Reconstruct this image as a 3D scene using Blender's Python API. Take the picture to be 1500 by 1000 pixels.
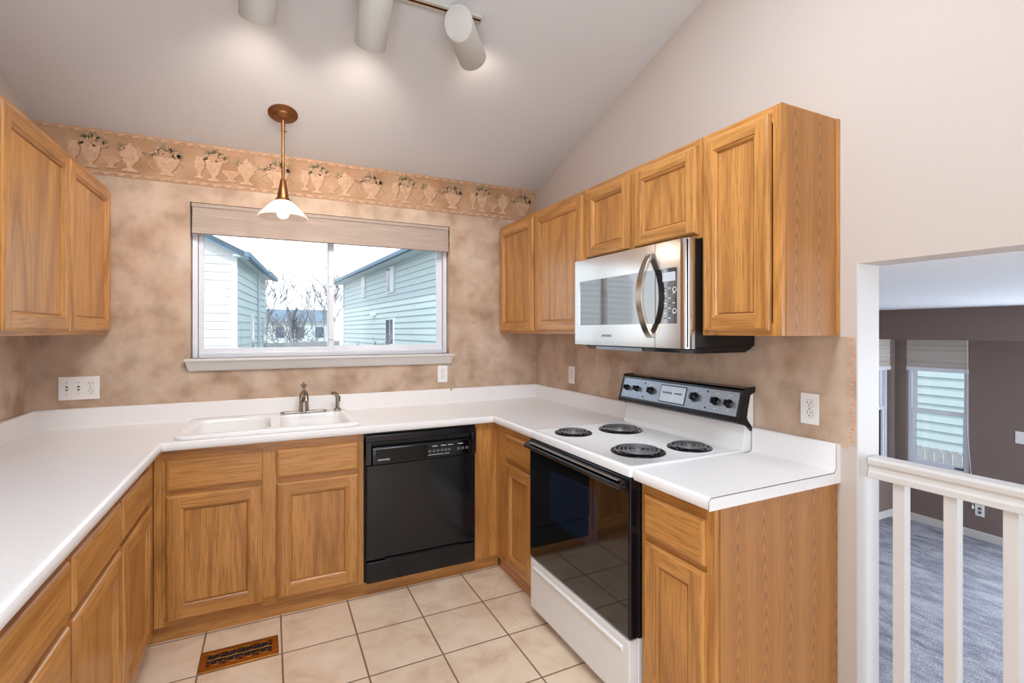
import bpy, bmesh, math, random
from mathutils import Vector, Matrix
from mathutils.geometry import tessellate_polygon
R = math.radians
PI = math.pi
for _o in list(bpy.data.objects):
    bpy.data.objects.remove(_o, do_unlink=True)
scene = bpy.context.scene
COL = scene.collection

# ------------------------------------------------------------------ camera
YAW = 26.183
cam_d = bpy.data.cameras.new('camera')
cam = bpy.data.objects.new('camera', cam_d)
COL.objects.link(cam)
CAM = Vector((-1.8174, -3.3065, 1.4145))
cam.location = CAM
cam.rotation_euler = (R(90), 0, R(-YAW))
cam_d.sensor_width = 36.0
cam_d.lens = 725.83 / 1500 * 36
cam_d.shift_x = (750 - 752.56) / 1500
cam_d.shift_y = (484.63 - 500) / 1500
cam_d.clip_start = 0.02
cam_d.clip_end = 300
scene.camera = cam
FW = Vector((math.sin(R(YAW)), math.cos(R(YAW)), 0))
RT = Vector((math.cos(R(YAW)), -math.sin(R(YAW)), 0))

# ------------------------------------------------------------------ world / sun
world = bpy.data.worlds.new('world')
scene.world = world
world.use_nodes = True
wn, wl = world.node_tree.nodes, world.node_tree.links
wn.clear()
wo = wn.new('ShaderNodeOutputWorld')
wb = wn.new('ShaderNodeBackground')
wt = wn.new('ShaderNodeTexCoord')
ws = wn.new('ShaderNodeSeparateXYZ')
wr = wn.new('ShaderNodeValToRGB')
wr.color_ramp.elements[0].position = 0.0
wr.color_ramp.elements[0].color = (0.93, 0.97, 1.0, 1)
wr.color_ramp.elements[1].position = 0.6
wr.color_ramp.elements[1].color = (0.62, 0.80, 1.0, 1)
wl.new(wt.outputs['Generated'], ws.inputs[0])
wl.new(ws.outputs['Z'], wr.inputs[0])
wl.new(wr.outputs[0], wb.inputs['Color'])
wb.inputs['Strength'].default_value = 2.3
wl.new(wb.outputs[0], wo.inputs['Surface'])

def lamp(name, kind, loc, energy, color, direction=None, **kw):
    d = bpy.data.lights.new(name, kind)
    d.energy = energy
    d.color = color
    for k, v in kw.items():
        setattr(d, k, v)
    o = bpy.data.objects.new(name, d)
    COL.objects.link(o)
    o.location = loc
    if direction is not None:
        o.rotation_euler = Vector(direction).to_track_quat('-Z', 'Y').to_euler()
    return o

lamp('sun', 'SUN', (0, -20, 20), 3.0, (1.0, 0.96, 0.9), (0.34, 1.0, -1.05), angle=R(0.6))
# added fill lamp standing in for daylight at the unseen rear door
lamp('rear_fill', 'AREA', (-1.45, -5.36, 1.35), 8, (0.78, 0.89, 1.0), (0, 1, 0.05), shape='RECTANGLE', size=2.3, size_y=2.1)
# added fill lamps at the invented ceiling skylight and side window
lamp('ceiling_fill', 'AREA', (-1.50, -2.30, 3.12), 78, (0.80, 0.90, 1.0), (0, 0.10, -1), shape='RECTANGLE', size=1.5, size_y=0.9)
lamp('left_fill', 'AREA', (-2.85, -4.3, 1.45), 44, (0.80, 0.90, 1.0), (1, 0.50, -0.35), shape='RECTANGLE', size=1.4, size_y=1.2)
# fill lamp added at the windowless far end to brighten the lower room
lamp('lower_room_fill', 'AREA', (3.1, -5.36, 0.45), 150, (0.78, 0.88, 1.0), (0.1, 1, -0.35), shape='RECTANGLE', size=2.6, size_y=2.0)
# fill lamp added inside the unseen second window to boost its daylight
lamp('east_fill', 'AREA', (4.84, -2.8, 0.6), 120, (0.78, 0.88, 1.0), (-1, 0.15, -0.1), shape='RECTANGLE', size=1.1, size_y=1.4)

scene.view_settings.view_transform = 'Standard'
scene.view_settings.look = 'None'
scene.view_settings.gamma = 1.0
scene.view_settings.use_curve_mapping = False
scene.view_settings.exposure = 0.17

# ------------------------------------------------------------------ materials
def srgb(r, g, b):
    def f(c):
        c /= 255.0
        return c / 12.92 if c <= 0.04045 else ((c + 0.055) / 1.055) ** 2.4
    return (f(r), f(g), f(b), 1.0)

class NT:
    def __init__(s, name):
        s.m = bpy.data.materials.new(name)
        s.m.use_nodes = True
        s.n = s.m.node_tree.nodes
        s.l = s.m.node_tree.links
        s.n.clear()
        s.out = s.n.new('ShaderNodeOutputMaterial')
        s.b = s.n.new('ShaderNodeBsdfPrincipled')
        s.l.new(s.b.outputs[0], s.out.inputs[0])
    def new(s, t, **kw):
        x = s.n.new(t)
        for k, v in kw.items():
            setattr(x, k, v)
        return x
    def put(s, sock, v):
        if hasattr(v, 'links') or isinstance(v, bpy.types.NodeSocket):
            s.l.new(v, sock)
        else:
            sock.default_value = v
    def math(s, op, a, b=0.0, c=None):
        x = s.new('ShaderNodeMath', operation=op)
        s.put(x.inputs[0], a); s.put(x.inputs[1], b)
        if c is not None: s.put(x.inputs[2], c)
        return x.outputs[0]
    def coord(s, rnd=False):
        tc = s.new('ShaderNodeTexCoord').outputs['Object']
        if rnd:
            oi = s.new('ShaderNodeObjectInfo')
            mu = s.math('MULTIPLY', oi.outputs['Random'], 37.0)
            va = s.new('ShaderNodeVectorMath', operation='ADD')
            s.put(va.inputs[0], tc); s.put(va.inputs[1], mu)
            return va.outputs[0]
        return tc
    def scale(s, vec, sc):
        x = s.new('ShaderNodeMapping')
        s.put(x.inputs['Vector'], vec)
        x.inputs['Scale'].default_value = sc
        return x.outputs[0]
    def noise(s, vec, scale, detail=4, rough=0.5, dist=0.0):
        x = s.new('ShaderNodeTexNoise')
        s.put(x.inputs['Vector'], vec)
        x.inputs['Scale'].default_value = scale
        x.inputs['Detail'].default_value = detail
        x.inputs['Roughness'].default_value = rough
        x.inputs['Distortion'].default_value = dist
        return x.outputs[0]
    def ramp(s, fac, stops, interp='LINEAR'):
        x = s.new('ShaderNodeValToRGB')
        x.color_ramp.interpolation = interp
        e = x.color_ramp.elements
        while len(e) > 1: e.remove(e[-1])
        e[0].position, e[0].color = stops[0]
        for p, c in stops[1:]:
            k = e.new(p); k.color = c
        s.put(x.inputs[0], fac)
        return x.outputs[0]
    def mix(s, fac, a, b, blend='MIX'):
        x = s.new('ShaderNodeMix', data_type='RGBA', blend_type=blend)
        s.put(x.inputs[0], fac); s.put(x.inputs[6], a); s.put(x.inputs[7], b)
        return x.outputs[2]
    def bump(s, h, strength, dist):
        x = s.new('ShaderNodeBump')
        s.put(x.inputs['Height'], h)
        x.inputs['Strength'].default_value = strength
        x.inputs['Distance'].default_value = dist
        s.l.new(x.outputs[0], s.b.inputs['Normal'])
    def set(s, color=None, rough=None, metal=None, **kw):
        if color is not None: s.put(s.b.inputs['Base Color'], color)
        if rough is not None: s.put(s.b.inputs['Roughness'], rough)
        if metal is not None: s.b.inputs['Metallic'].default_value = metal
        for k, v in kw.items():
            s.put(s.b.inputs[k.replace('_', ' ')], v)
        return s.m

def plain(name, c, rough=0.5, metal=0.0, var=0.04, vs=8.0, **kw):
    t = NT(name)
    n = t.noise(t.coord(), vs, 3)
    lo = tuple(max(0, x * (1 - var)) for x in c[:3]) + (1,)
    hi = tuple(min(1, x * (1 + var)) for x in c[:3]) + (1,)
    return t.set(t.ramp(n, [(0.3, lo), (0.7, hi)]), rough, metal, **kw)

def emit(name, c, strength):
    t = NT(name)
    return t.set(c, 0.5, Emission_Color=c, Emission_Strength=strength)

def oak(name, axis, light, dark, rough=0.33):
    t = NT(name)
    v = t.coord(True)
    cr = {'x': (0.05, 1, 1), 'y': (1, 0.05, 1), 'z': (1, 1, 0.05)}[axis]
    med = {'x': (0.13, 1, 1), 'y': (1, 0.13, 1), 'z': (1, 1, 0.13)}[axis]
    n1 = t.noise(t.scale(v, med), 3.4, 1.0, 0.4, 0.15)
    rings = t.math('PINGPONG', t.math('MULTIPLY', n1, 15.0), 1.0)
    rings = t.math('POWER', rings, 2.6)
    rings2 = t.math('PINGPONG', t.math('MULTIPLY', n1, 48.0), 1.0)
    pores = t.noise(t.scale(v, cr), 150.0, 3, 0.6)
    pores2 = t.noise(t.scale(v, cr), 62.0, 3, 0.65)
    tone = t.noise(t.scale(v, med), 2.0, 2)
    base = t.mix(tone, light, tuple(light[i] * 0.80 + dark[i] * 0.20 for i in range(3)) + (1,))
    c = t.mix(t.math('MULTIPLY', rings, 0.62), base, dark)
    c = t.mix(t.math('MULTIPLY', rings2, 0.16), c, dark)
    pf = t.ramp(pores, [(0.50, (0, 0, 0, 1)), (0.62, (1, 1, 1, 1))])
    c = t.mix(t.math('MULTIPLY', pf, 0.5), c, dark)
    pf2 = t.ramp(pores2, [(0.48, (0, 0, 0, 1)), (0.62, (1, 1, 1, 1))])
    c = t.mix(t.math('MULTIPLY', pf2, 0.24), c, dark)
    t.bump(t.math('MULTIPLY', pores, -1.0), 0.12, 0.001)
    return t.set(c, rough, Coat_Weight=0.25, Coat_Roughness=0.22)

OL = srgb(212, 150, 80)
OD = srgb(140, 86, 34)
M = {}
M['oz'] = oak('oak_vertical_grain', 'z', OL, OD)
M['ox'] = oak('oak_crosswise_grain', 'x', OL, OD)
M['oy'] = oak('oak_lengthwise_grain', 'y', OL, OD)

def veneer():
    # printed veneer: columns of nested cathedral arches running up the panel
    t = NT('oak_veneer_panel')
    v = t.coord()
    s = t.new('ShaderNodeSeparateXYZ'); t.put(s.inputs[0], v)
    wob = t.noise(t.scale(v, (1, 1, 0.5)), 5.0, 2)
    fx_ = t.math('ADD', t.math('DIVIDE', s.outputs['X'], 0.125), t.math('MULTIPLY', wob, 0.35))
    fr_ = t.math('SUBTRACT', t.math('FRACT', fx_), 0.5)
    q = t.math('MULTIPLY', t.math('MULTIPLY', fr_, fr_), 3.6)
    h = t.math('ADD', t.math('MULTIPLY', s.outputs['Z'], 1.0), q)
    h = t.math('ADD', h, t.math('MULTIPLY', t.noise(t.scale(v, (1, 1, 0.15)), 16.0, 2), 0.10))
    ring = t.math('POWER', t.math('PINGPONG', t.math('MULTIPLY', h, 34.0), 1.0), 1.8)
    core = t.ramp(t.math('ABSOLUTE', fr_), [(0.22, (1, 1, 1, 1)), (0.40, (0, 0, 0, 1))])
    c = t.mix(t.math('MULTIPLY', t.math('MULTIPLY', ring, core), 0.62), srgb(176, 118, 60), srgb(124, 76, 32))  # base tone set darker, putting shade on the end panels into the colour
    p = t.noise(t.scale(v, (1, 1, 0.04)), 130.0, 3, 0.6)
    c = t.mix(t.math('MULTIPLY', t.ramp(p, [(0.5, (0, 0, 0, 1)), (0.62, (1, 1, 1, 1))]), 0.3), c, srgb(128, 82, 40))
    return t.set(c, 0.42)
M['ov'] = veneer()

def paint(name, c, bump=0.35, rough=0.75, sc=180):
    t = NT(name)
    n = t.noise(t.coord(), sc, 3, 0.55)
    n2 = t.noise(t.coord(), 1.2, 2)
    t.bump(n, bump, 0.0015)
    lo = tuple(x * 0.97 for x in c[:3]) + (1,)
    return t.set(t.mix(n2, lo, c), rough)
M['paint'] = paint('beige_wall_paint', srgb(198, 184, 174))
M['ceil'] = paint('ceiling_paint', srgb(219, 219, 221), 0.5, 0.85, 130)
M['white_paint'] = paint('white_trim_paint', srgb(214, 208, 203), 0.05, 0.45)
M['brown_paint'] = paint('taupe_wall_paint', srgb(128, 110, 102), 0.3, 0.7)
M['ceil_low'] = paint('lower_ceiling_paint', srgb(228, 229, 232), 0.5, 0.85, 130)

def faux(name, stops, sc=5.0, dist=0.15):
    t = NT(name)
    v = t.coord()
    a = t.noise(v, sc, 5, 0.52, dist)
    b = t.noise(v, sc * 0.35, 3, 0.5, 0.3)
    f = t.math('ADD', t.math('MULTIPLY', a, 0.7), t.math('MULTIPLY', b, 0.3))
    c = t.ramp(f, stops)
    g = t.noise(v, 7.0, 3, 0.5, 0.2)
    gm = t.ramp(g, [(0.52, (0, 0, 0, 1)), (0.68, (1, 1, 1, 1))])
    c = t.mix(t.math('MULTIPLY', gm, 0.38), c, srgb(142, 124, 108))
    fine = t.noise(v, 160, 2)
    t.bump(fine, 0.1, 0.001)
    return t.set(c, 0.62)
M['wallpaper'] = faux('faux_finish_wallpaper', [(0.34, srgb(158, 128, 104)), (0.45, srgb(186, 157, 133)), (0.54, srgb(200, 174, 151)), (0.68, srgb(212, 191, 172))])
M['border'] = faux('border_ground', [(0.34, srgb(150, 108, 72)), (0.5, srgb(176, 136, 100)), (0.66, srgb(192, 156, 124))], 4.5)
M['relief'] = plain('printed_relief_light', srgb(198, 160, 128), 0.6, var=0.14, vs=60)
M['relief_dark'] = plain('printed_relief_dark', srgb(152, 112, 80), 0.6, var=0.2, vs=60)
M['relief_mid'] = plain('printed_relief_mid', srgb(188, 148, 116), 0.6, var=0.12, vs=60)
M['leaf'] = plain('printed_leaves', srgb(146, 126, 92), 0.6, var=0.25, vs=50)

M['laminate'] = plain('white_laminate', srgb(238, 234, 232), 0.34, var=0.02, vs=90)
M['seam'] = plain('laminate_seam', srgb(120, 96, 78), 0.6)
M['porcelain'] = plain('white_porcelain', srgb(240, 238, 236), 0.12, var=0.01)
M['enamel'] = plain('white_enamel', srgb(236, 234, 232), 0.16, var=0.01)
M['plastic'] = plain('white_plastic', srgb(238, 234, 230), 0.35, var=0.01)
M['slot'] = plain('dark_slot', srgb(60, 50, 45), 0.6)
M['black'] = plain('black_plastic', srgb(9, 12, 19), 0.16, var=0.1)
M['black_matte'] = plain('black_matte', srgb(9, 9, 11), 0.5, var=0.1)
M['black_glass'] = plain('black_glass', srgb(10, 10, 13), 0.04, var=0.1, Coat_Weight=0.6)
M['mirror_glass'] = plain('mirror_dark_glass', srgb(26, 28, 32), 0.05, var=0.1, IOR=3.0)
M['oven_window'] = plain('oven_window_glass', srgb(14, 26, 44), 0.04, var=0.1, Coat_Weight=0.6)
M['coil'] = plain('burner_coil', srgb(128, 126, 128), 0.35, 0.4, var=0.1, vs=30)
M['pan'] = plain('drip_pan', srgb(18, 18, 21), 0.18, 0.4)
M['nickel'] = plain('brushed_nickel', srgb(168, 158, 146), 0.24, 1.0)
M['chrome'] = plain('chrome', srgb(215, 215, 218), 0.07, 1.0)
M['bronze'] = plain('antique_bronze', srgb(128, 84, 52), 0.34, 0.85, var=0.15)
M['brass'] = plain('brass', srgb(190, 128, 52), 0.28, 0.9, var=0.12)
M['duct_shade'] = plain('duct_darkness', srgb(22, 22, 36), 0.8)
M['text_grey'] = plain('grey_print', srgb(90, 90, 95), 0.5)
M['text_white'] = plain('white_print', srgb(225, 228, 232), 0.5)
M['console'] = plain('silver_console', srgb(158, 168, 180), 0.32, 0.75, var=0.12, vs=140)
M['clock'] = plain('clock_glass', srgb(205, 212, 222), 0.15, 0.2)
M['vinyl'] = plain('white_vinyl', srgb(226, 228, 234), 0.35)
M['lamp_grey'] = plain('grey_lamp_enamel', srgb(176, 170, 162), 0.4, var=0.02)
M['cord'] = plain('tan_cord', srgb(196, 168, 130), 0.7)

def steel():
    t = NT('brushed_steel')
    v = t.coord()
    n = t.noise(t.scale(v, (1, 1, 0.02)), 2.0, 2)
    n2 = t.noise(t.scale(v, (1, 0.02, 1)), 300, 2)
    t.bump(n2, 0.02, 0.0005)
    r = t.math('MULTIPLY_ADD', n, 0.06, 0.13)
    return t.set(srgb(206, 204, 202), r, 1.0)
M['steel'] = steel()

def glass(name, tint=(1, 1, 1, 1), refl=0.08):
    t = NT(name)
    tr = t.new('ShaderNodeBsdfTransparent')
    tr.inputs[0].default_value = tint
    gl = t.new('ShaderNodeBsdfGlossy')
    gl.inputs['Roughness'].default_value = 0.02
    fr = t.new('ShaderNodeFresnel')
    fr.inputs[0].default_value = 1.35
    mx = t.new('ShaderNodeMixShader')
    t.l.new(t.math('MULTIPLY', fr.outputs[0], refl / 0.08), mx.inputs[0])
    t.l.new(tr.outputs[0], mx.inputs[1])
    t.l.new(gl.outputs[0], mx.inputs[2])
    t.l.new(mx.outputs[0], t.out.inputs[0])
    return t.m
M['glass'] = glass('window_glass')

def shade_glass():
    t = NT('ribbed_frosted_glass')
    tr = t.new('ShaderNodeBsdfTransparent'); tr.inputs[0].default_value = (0.95, 0.93, 0.9, 1)
    tl = t.new('ShaderNodeBsdfTranslucent'); tl.inputs[0].default_value = (0.97, 0.93, 0.88, 1)
    gl = t.new('ShaderNodeBsdfGlossy'); gl.inputs['Roughness'].default_value = 0.15
    m1 = t.new('ShaderNodeMixShader'); m1.inputs[0].default_value = 0.62
    m2 = t.new('ShaderNodeMixShader'); m2.inputs[0].default_value = 0.14
    t.l.new(tr.outputs[0], m1.inputs[1]); t.l.new(tl.outputs[0], m1.inputs[2])
    t.l.new(m1.outputs[0], m2.inputs[1]); t.l.new(gl.outputs[0], m2.inputs[2])
    t.l.new(m2.outputs[0], t.out.inputs[0])
    return t.m
M['shade_glass'] = shade_glass()
M['bulb'] = emit('lit_bulb', (1.0, 0.93, 0.82, 1), 5.0)
M['spot_bulb'] = emit('lit_reflector', (1.0, 0.86, 0.72, 1), 4.0)

def fabric_shade():
    t = NT('woven_blind_fabric')
    v = t.coord()
    st = t.noise(t.scale(v, (0.02, 0.02, 1)), 220, 3, 0.6)
    c = t.ramp(st, [(0.3, srgb(164, 146, 134)), (0.7, srgb(184, 167, 155))])
    t.bump(st, 0.25, 0.002)
    return t.set(c, 0.8)
M['blind'] = fabric_shade()
def fabric_shade2():
    t = NT('striped_shade_fabric')
    v = t.coord()
    st = t.noise(t.scale(v, (0.01, 0.01, 1)), 26, 2, 0.5)
    c = t.ramp(st, [(0.3, srgb(170, 158, 148)), (0.7, srgb(214, 204, 194))])
    return t.set(c, 0.8)
M['blind2'] = fabric_shade2()

def tile_mat():
    t = NT('beige_ceramic_tile')
    v = t.coord()
    s = t.new('ShaderNodeSeparateXYZ'); t.put(s.inputs[0], v)
    P = 0.3165
    def line(c, off):
        f = t.math('FRACT', t.math('DIVIDE', t.math('ADD', c, -off + 0.5 * P + 40 * P), P))
        return t.math('ABSOLUTE', t.math('SUBTRACT', f, 0.5))
    ax = line(s.outputs['X'], -1.137)
    ay = line(s.outputs['Y'], -0.908)
    d = t.math('MINIMUM', ax, ay)
    g = t.ramp(d, [(0.0095, (1, 1, 1, 1)), (0.013, (0, 0, 0, 1))])
    n = t.noise(v, 5.5, 6, 0.6, 0.5)
    base = t.ramp(n, [(0.32, srgb(216, 186, 156)), (0.5, srgb(234, 208, 180)), (0.7, srgb(242, 222, 198))])
    c = t.mix(g, base, srgb(134, 104, 80))
    h = t.math('SUBTRACT', t.math('MULTIPLY', n, 0.15), t.math('MULTIPLY', g, 1.0))
    t.bump(h, 0.6, 0.002)
    return t.set(c, t.math('MULTIPLY_ADD', g, 0.4, 0.3))
M['tile'] = tile_mat()

def carpet_mat():
    t = NT('blue_grey_carpet')
    v = t.coord()
    n = t.noise(v, 95, 3, 0.75)
    w = t.noise(t.scale(v, (1.0, 0.35, 1)), 5, 3, 0.6, 1.2)
    st = t.noise(t.scale(v, (2.2, 0.7, 1)), 6.0, 3, 0.6, 1.2)
    f = t.math('ADD', t.math('MULTIPLY', w, 0.55), t.math('MULTIPLY', st, 0.45))
    a = t.ramp(f, [(0.40, srgb(134, 134, 144)), (0.58, srgb(192, 192, 198))])
    c = t.mix(t.ramp(n, [(0.4, (0.65, 0.65, 0.65, 1)), (0.6, (0, 0, 0, 1))]), a, srgb(92, 92, 108))
    t.bump(n, 1.0, 0.006)
    return t.set(c, 0.95)
M['carpet'] = carpet_mat()
M['siding_white'] = plain('white_siding', srgb(205, 208, 208), 0.6)
M['siding_teal_and_shade'] = plain('grey_green_and_shaded_siding', srgb(172, 186, 184), 0.6)  # real grey-green walls, and the shaded side of the white left house
M['ext_trim'] = plain('pale_exterior_trim', srgb(172, 186, 188), 0.6)
M['shingle'] = plain('blue_grey_shingles', srgb(88, 106, 120), 0.85, var=0.2, vs=20)
M['fascia'] = plain('blue_grey_fascia', srgb(92, 116, 132), 0.6)
M['ext_glass'] = plain('dark_house_window', srgb(46, 66, 88), 0.1)
M['ground'] = plain('snowy_ground', srgb(168, 160, 154), 0.95, var=0.2, vs=1.5)
M['bark'] = plain('grey_bark', srgb(58, 62, 66), 0.9)
M['twig'] = plain('pale_frosted_twigs', srgb(104, 104, 108), 0.9)
M['bush'] = plain('blue_green_bush', srgb(56, 76, 82), 0.9, var=0.2)
M['fence_wood'] = plain('weathered_fence', srgb(160, 160, 160), 0.85, var=0.12, vs=10)

# ------------------------------------------------------------------ mesh builder
class MB:
    def __init__(s, T=None):
        s.v = []; s.f = []; s.mi = []; s.sm = []; s.names = []; s.T = T
    def _m(s, mat):
        if mat not in s.names: s.names.append(mat)
        return s.names.index(mat)
    def add(s, verts, faces, mat, smooth=False):
        o = len(s.v)
        for p in verts:
            s.v.append(Vector(s.T(*p)) if s.T else Vector(p))
        k = s._m(mat)
        for f in faces:
            s.f.append(tuple(o + i for i in f)); s.mi.append(k); s.sm.append(smooth)
    def box(s, x0, x1, y0, y1, z0, z1, mat):
        v = [(x, y, z) for x in (x0, x1) for y in (y0, y1) for z in (z0, z1)]
        s.add(v, [(0, 1, 3, 2), (4, 6, 7, 5), (0, 4, 5, 1), (2, 3, 7, 6), (0, 2, 6, 4), (1, 5, 7, 3)], mat)
    def quad(s, a, b, c, d, mat):
        s.add([a, b, c, d], [(0, 1, 2, 3)], mat)
    def prism(s, poly, axis, d0, d1, mat, smooth=False):
        # poly is a list of 2-d points in the two other axes (cyclic order xyz)
        def P(a, b, d):
            return {'x': (d, a, b), 'y': (a, d, b), 'z': (a, b, d)}[axis]
        n = len(poly)
        v = [P(a, b, d0) for a, b in poly] + [P(a, b, d1) for a, b in poly]
        s.add(v, [tuple(range(n)), tuple(range(2 * n - 1, n - 1, -1))], mat)
        s.add(v, [(i, (i + 1) % n, n + (i + 1) % n, n + i) for i in range(n)], mat, smooth)
    def tube(s, pts, r, mat, seg=10, closed=False, caps=True):
        pts = [Vector(p) for p in pts]
        n = len(pts)
        rr = r if isinstance(r, (list, tuple)) else [r] * n
        rings = []
        prev = None
        for i, p in enumerate(pts):
            if closed: t = pts[(i + 1) % n] - pts[i - 1]
            else: t = pts[min(i + 1, n - 1)] - pts[max(i - 1, 0)]
            t.normalize()
            if prev is None:
                a = Vector((0, 0, 1)) if abs(t.z) < 0.9 else Vector((1, 0, 0))
                u = t.cross(a).normalized()
            else:
                u = (prev - t * prev.dot(t)).normalized()
            prev = u
            w = t.cross(u)
            rings.append([p + (u * math.cos(2 * PI * k / seg) + w * math.sin(2 * PI * k / seg)) * rr[i] for k in range(seg)])
        v = [tuple(q) for ring in rings for q in ring]
        f = []
        m = n if closed else n - 1
        for i in range(m):
            j = (i + 1) % n
            for k in range(seg):
                l = (k + 1) % seg
                f.append((i * seg + k, i * seg + l, j * seg + l, j * seg + k))
        s.add(v, f, mat, True)
        if caps and not closed:
            s.add([tuple(q) for q in rings[0]], [tuple(range(seg))], mat)
            s.add([tuple(q) for q in rings[-1]], [tuple(range(seg))], mat)
    def lathe(s, prof, center, axis, mat, seg=32, smooth=True):
        # prof: list of (radius, distance along axis)
        c = Vector(center); t = Vector(axis).normalized()
        a = Vector((0, 0, 1)) if abs(t.z) < 0.9 else Vector((1, 0, 0))
        u = t.cross(a).normalized(); w = t.cross(u)
        v = []
        for (r, d) in prof:
            for k in range(seg):
                v.append(tuple(c + t * d + (u * math.cos(2 * PI * k / seg) + w * math.sin(2 * PI * k / seg)) * r))
        f = []
        for i in range(len(prof) - 1):
            for k in range(seg):
                l = (k + 1) % seg
                f.append((i * seg + k, i * seg + l, (i + 1) * seg + l, (i + 1) * seg + k))
        s.add(v, f, mat, smooth)
    def build(s, name, parent=None, bevel=0.0, kind=None, label=None, cat=None, group=None, seg=2, sharp=32):
        me = bpy.data.meshes.new(name)
        off = Vector(parent['_w']) if (parent is not None and '_w' in parent) else Vector((0, 0, 0))
        me.from_pydata([tuple(p - off) for p in s.v], [], s.f)
        for n in s.names: me.materials.append(M[n])
        me.polygons.foreach_set('material_index', s.mi)
        me.polygons.foreach_set('use_smooth', s.sm)
        bm = bmesh.new(); bm.from_mesh(me)
        bmesh.ops.remove_doubles(bm, verts=bm.verts, dist=1e-6)
        bmesh.ops.recalc_face_normals(bm, faces=bm.faces)
        bm.to_mesh(me); bm.free()
        if any(s.sm): me.set_sharp_from_angle(angle=R(sharp))
        o = bpy.data.objects.new(name, me)
        COL.objects.link(o)
        if parent is not None:
            o.parent = parent; o['_w'] = tuple(off)
        if bevel > 0:
            b = o.modifiers.new('bevel', 'BEVEL'); b.width = bevel; b.segments = seg
            b.limit_method = 'ANGLE'; b.angle_limit = R(35)
        tag(o, label, cat, group, kind)
        return o

def tag(o, label=None, cat=None, group=None, kind=None):
    if label: o['label'] = label
    if cat: o['category'] = cat
    if group: o['group'] = group
    if kind: o['kind'] = kind

def thing(name, loc, label=None, cat=None, group=None, kind=None):
    o = bpy.data.objects.new(name, None)
    o.empty_display_size = 0.05
    COL.objects.link(o)
    o.location = loc
    o['_w'] = tuple(loc)
    tag(o, label, cat, group, kind)
    return o

def text_mesh(body, size, origin, xdir, ydir, mat, name, parent, extrude=0.0004, align='CENTER'):
    cu = bpy.data.curves.new('lettering', 'FONT')
    cu.body = body; cu.size = size; cu.extrude = extrude; cu.align_x = align; cu.align_y = 'CENTER'
    t = bpy.data.objects.new('lettering', cu)
    COL.objects.link(t)
    bpy.context.view_layer.update()
    me = bpy.data.meshes.new_from_object(t.evaluated_get(bpy.context.evaluated_depsgraph_get()))
    bpy.data.objects.remove(t, do_unlink=True)
    x = Vector(xdir).normalized(); y = Vector(ydir).normalized(); z = x.cross(y)
    off = Vector(parent['_w'])
    mt = Matrix((x, y, z)).transposed().to_4x4()
    mt.translation = Vector(origin) - off
    me.transform(mt)
    me.materials.clear(); me.materials.append(M[mat])
    me.name = name
    o = bpy.data.objects.new(name, me)
    COL.objects.link(o); o.parent = parent; o['_w'] = tuple(off)
    return o

def rrect(x0, x1, y0, y1, r, n=5):
    pts = []
    for cx, cy, a0 in ((x1 - r, y1 - r, 0), (x0 + r, y1 - r, 90), (x0 + r, y0 + r, 180), (x1 - r, y0 + r, 270)):
        for k in range(n + 1):
            a = R(a0 + 90 * k / n)
            pts.append((cx + r * math.cos(a), cy + r * math.sin(a)))
    return pts

# ------------------------------------------------------------------ room shell
WL = -2.892          # left wall
SL = 0.30            # ceiling slope
ZC = 2.478           # ceiling height at the back wall
YR = -5.5            # rear wall
def zc(y): return ZC - SL * y

mb = MB(); mb.box(WL - 0.14, 0.123, YR - 0.14, 0.14, -0.30, 0.0, 'tile')
mb.build('floor', kind='structure', label='beige square ceramic tile kitchen floor', cat='floor')

# back wall with window opening
WX0, WX1, WZ0, WZ1 = -2.222, -0.690, 1.256, 2.142
mb = MB()
for a in ((WL - 0.14, WX0, 0, 2.62), (WX1, 0.123, 0, 2.62), (WX0, WX1, 0, WZ0), (WX0, WX1, WZ1, 2.62)):
    mb.box(a[0], a[1], 0.0, 0.14, a[2], a[3], 'wallpaper')
mb.build('wall_back', kind='structure', label='back kitchen wall in mottled tan wallpaper around the window', cat='wall')

# right wall: paint above, wallpaper band below the wall cabinets, opening to the lower room
JY = -2.294          # jamb
OZ = 1.647           # head of opening
OE = -4.2            # far side of opening
def wall_poly(mb, x0, x1, y0, y1, zb, mat):
    # wall piece whose top follows the sloping ceiling
    v = [(x, y, z) for x in (x0, x1) for (y, z) in ((y0, zb), (y1, zb), (y1, zc(y1) + 0.02), (y0, zc(y0) + 0.02))]
    mb.add(v, [(0, 1, 2, 3), (7, 6, 5, 4), (0, 4, 5, 1), (1, 5, 6, 2), (2, 6, 7, 3), (3, 7, 4, 0)], mat)
mb = MB()
mb.box(0, 0.123, -2.267, 0.0, 0.0, 1.0, 'paint'); mb.box(0, 0.123, -2.267, 0.0, 1.0, 1.395, 'wallpaper')
mb.box(0, 0.123, JY, -2.267, 0.0, 1.395, 'paint')
wall_poly(mb, 0, 0.123, JY, 0.0, 1.395, 'paint')
wall_poly(mb, 0, 0.123, OE, JY, OZ, 'paint')
wall_poly(mb, 0, 0.123, YR, OE, 0.0, 'paint')
mb.build('wall_right', kind='structure', label='beige painted right wall with a wallpaper band and an opening', cat='wall')

mb = MB(); mb.box(WL - 0.14, WL, YR, 0.0, 0.0, 1.395, 'wallpaper')
wall_poly(mb, WL - 0.14, WL, YR, 0.0, 1.395, 'paint')
mb.build('wall_left', kind='structure', label='left kitchen wall, painted above a wallpaper band', cat='wall')

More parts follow.
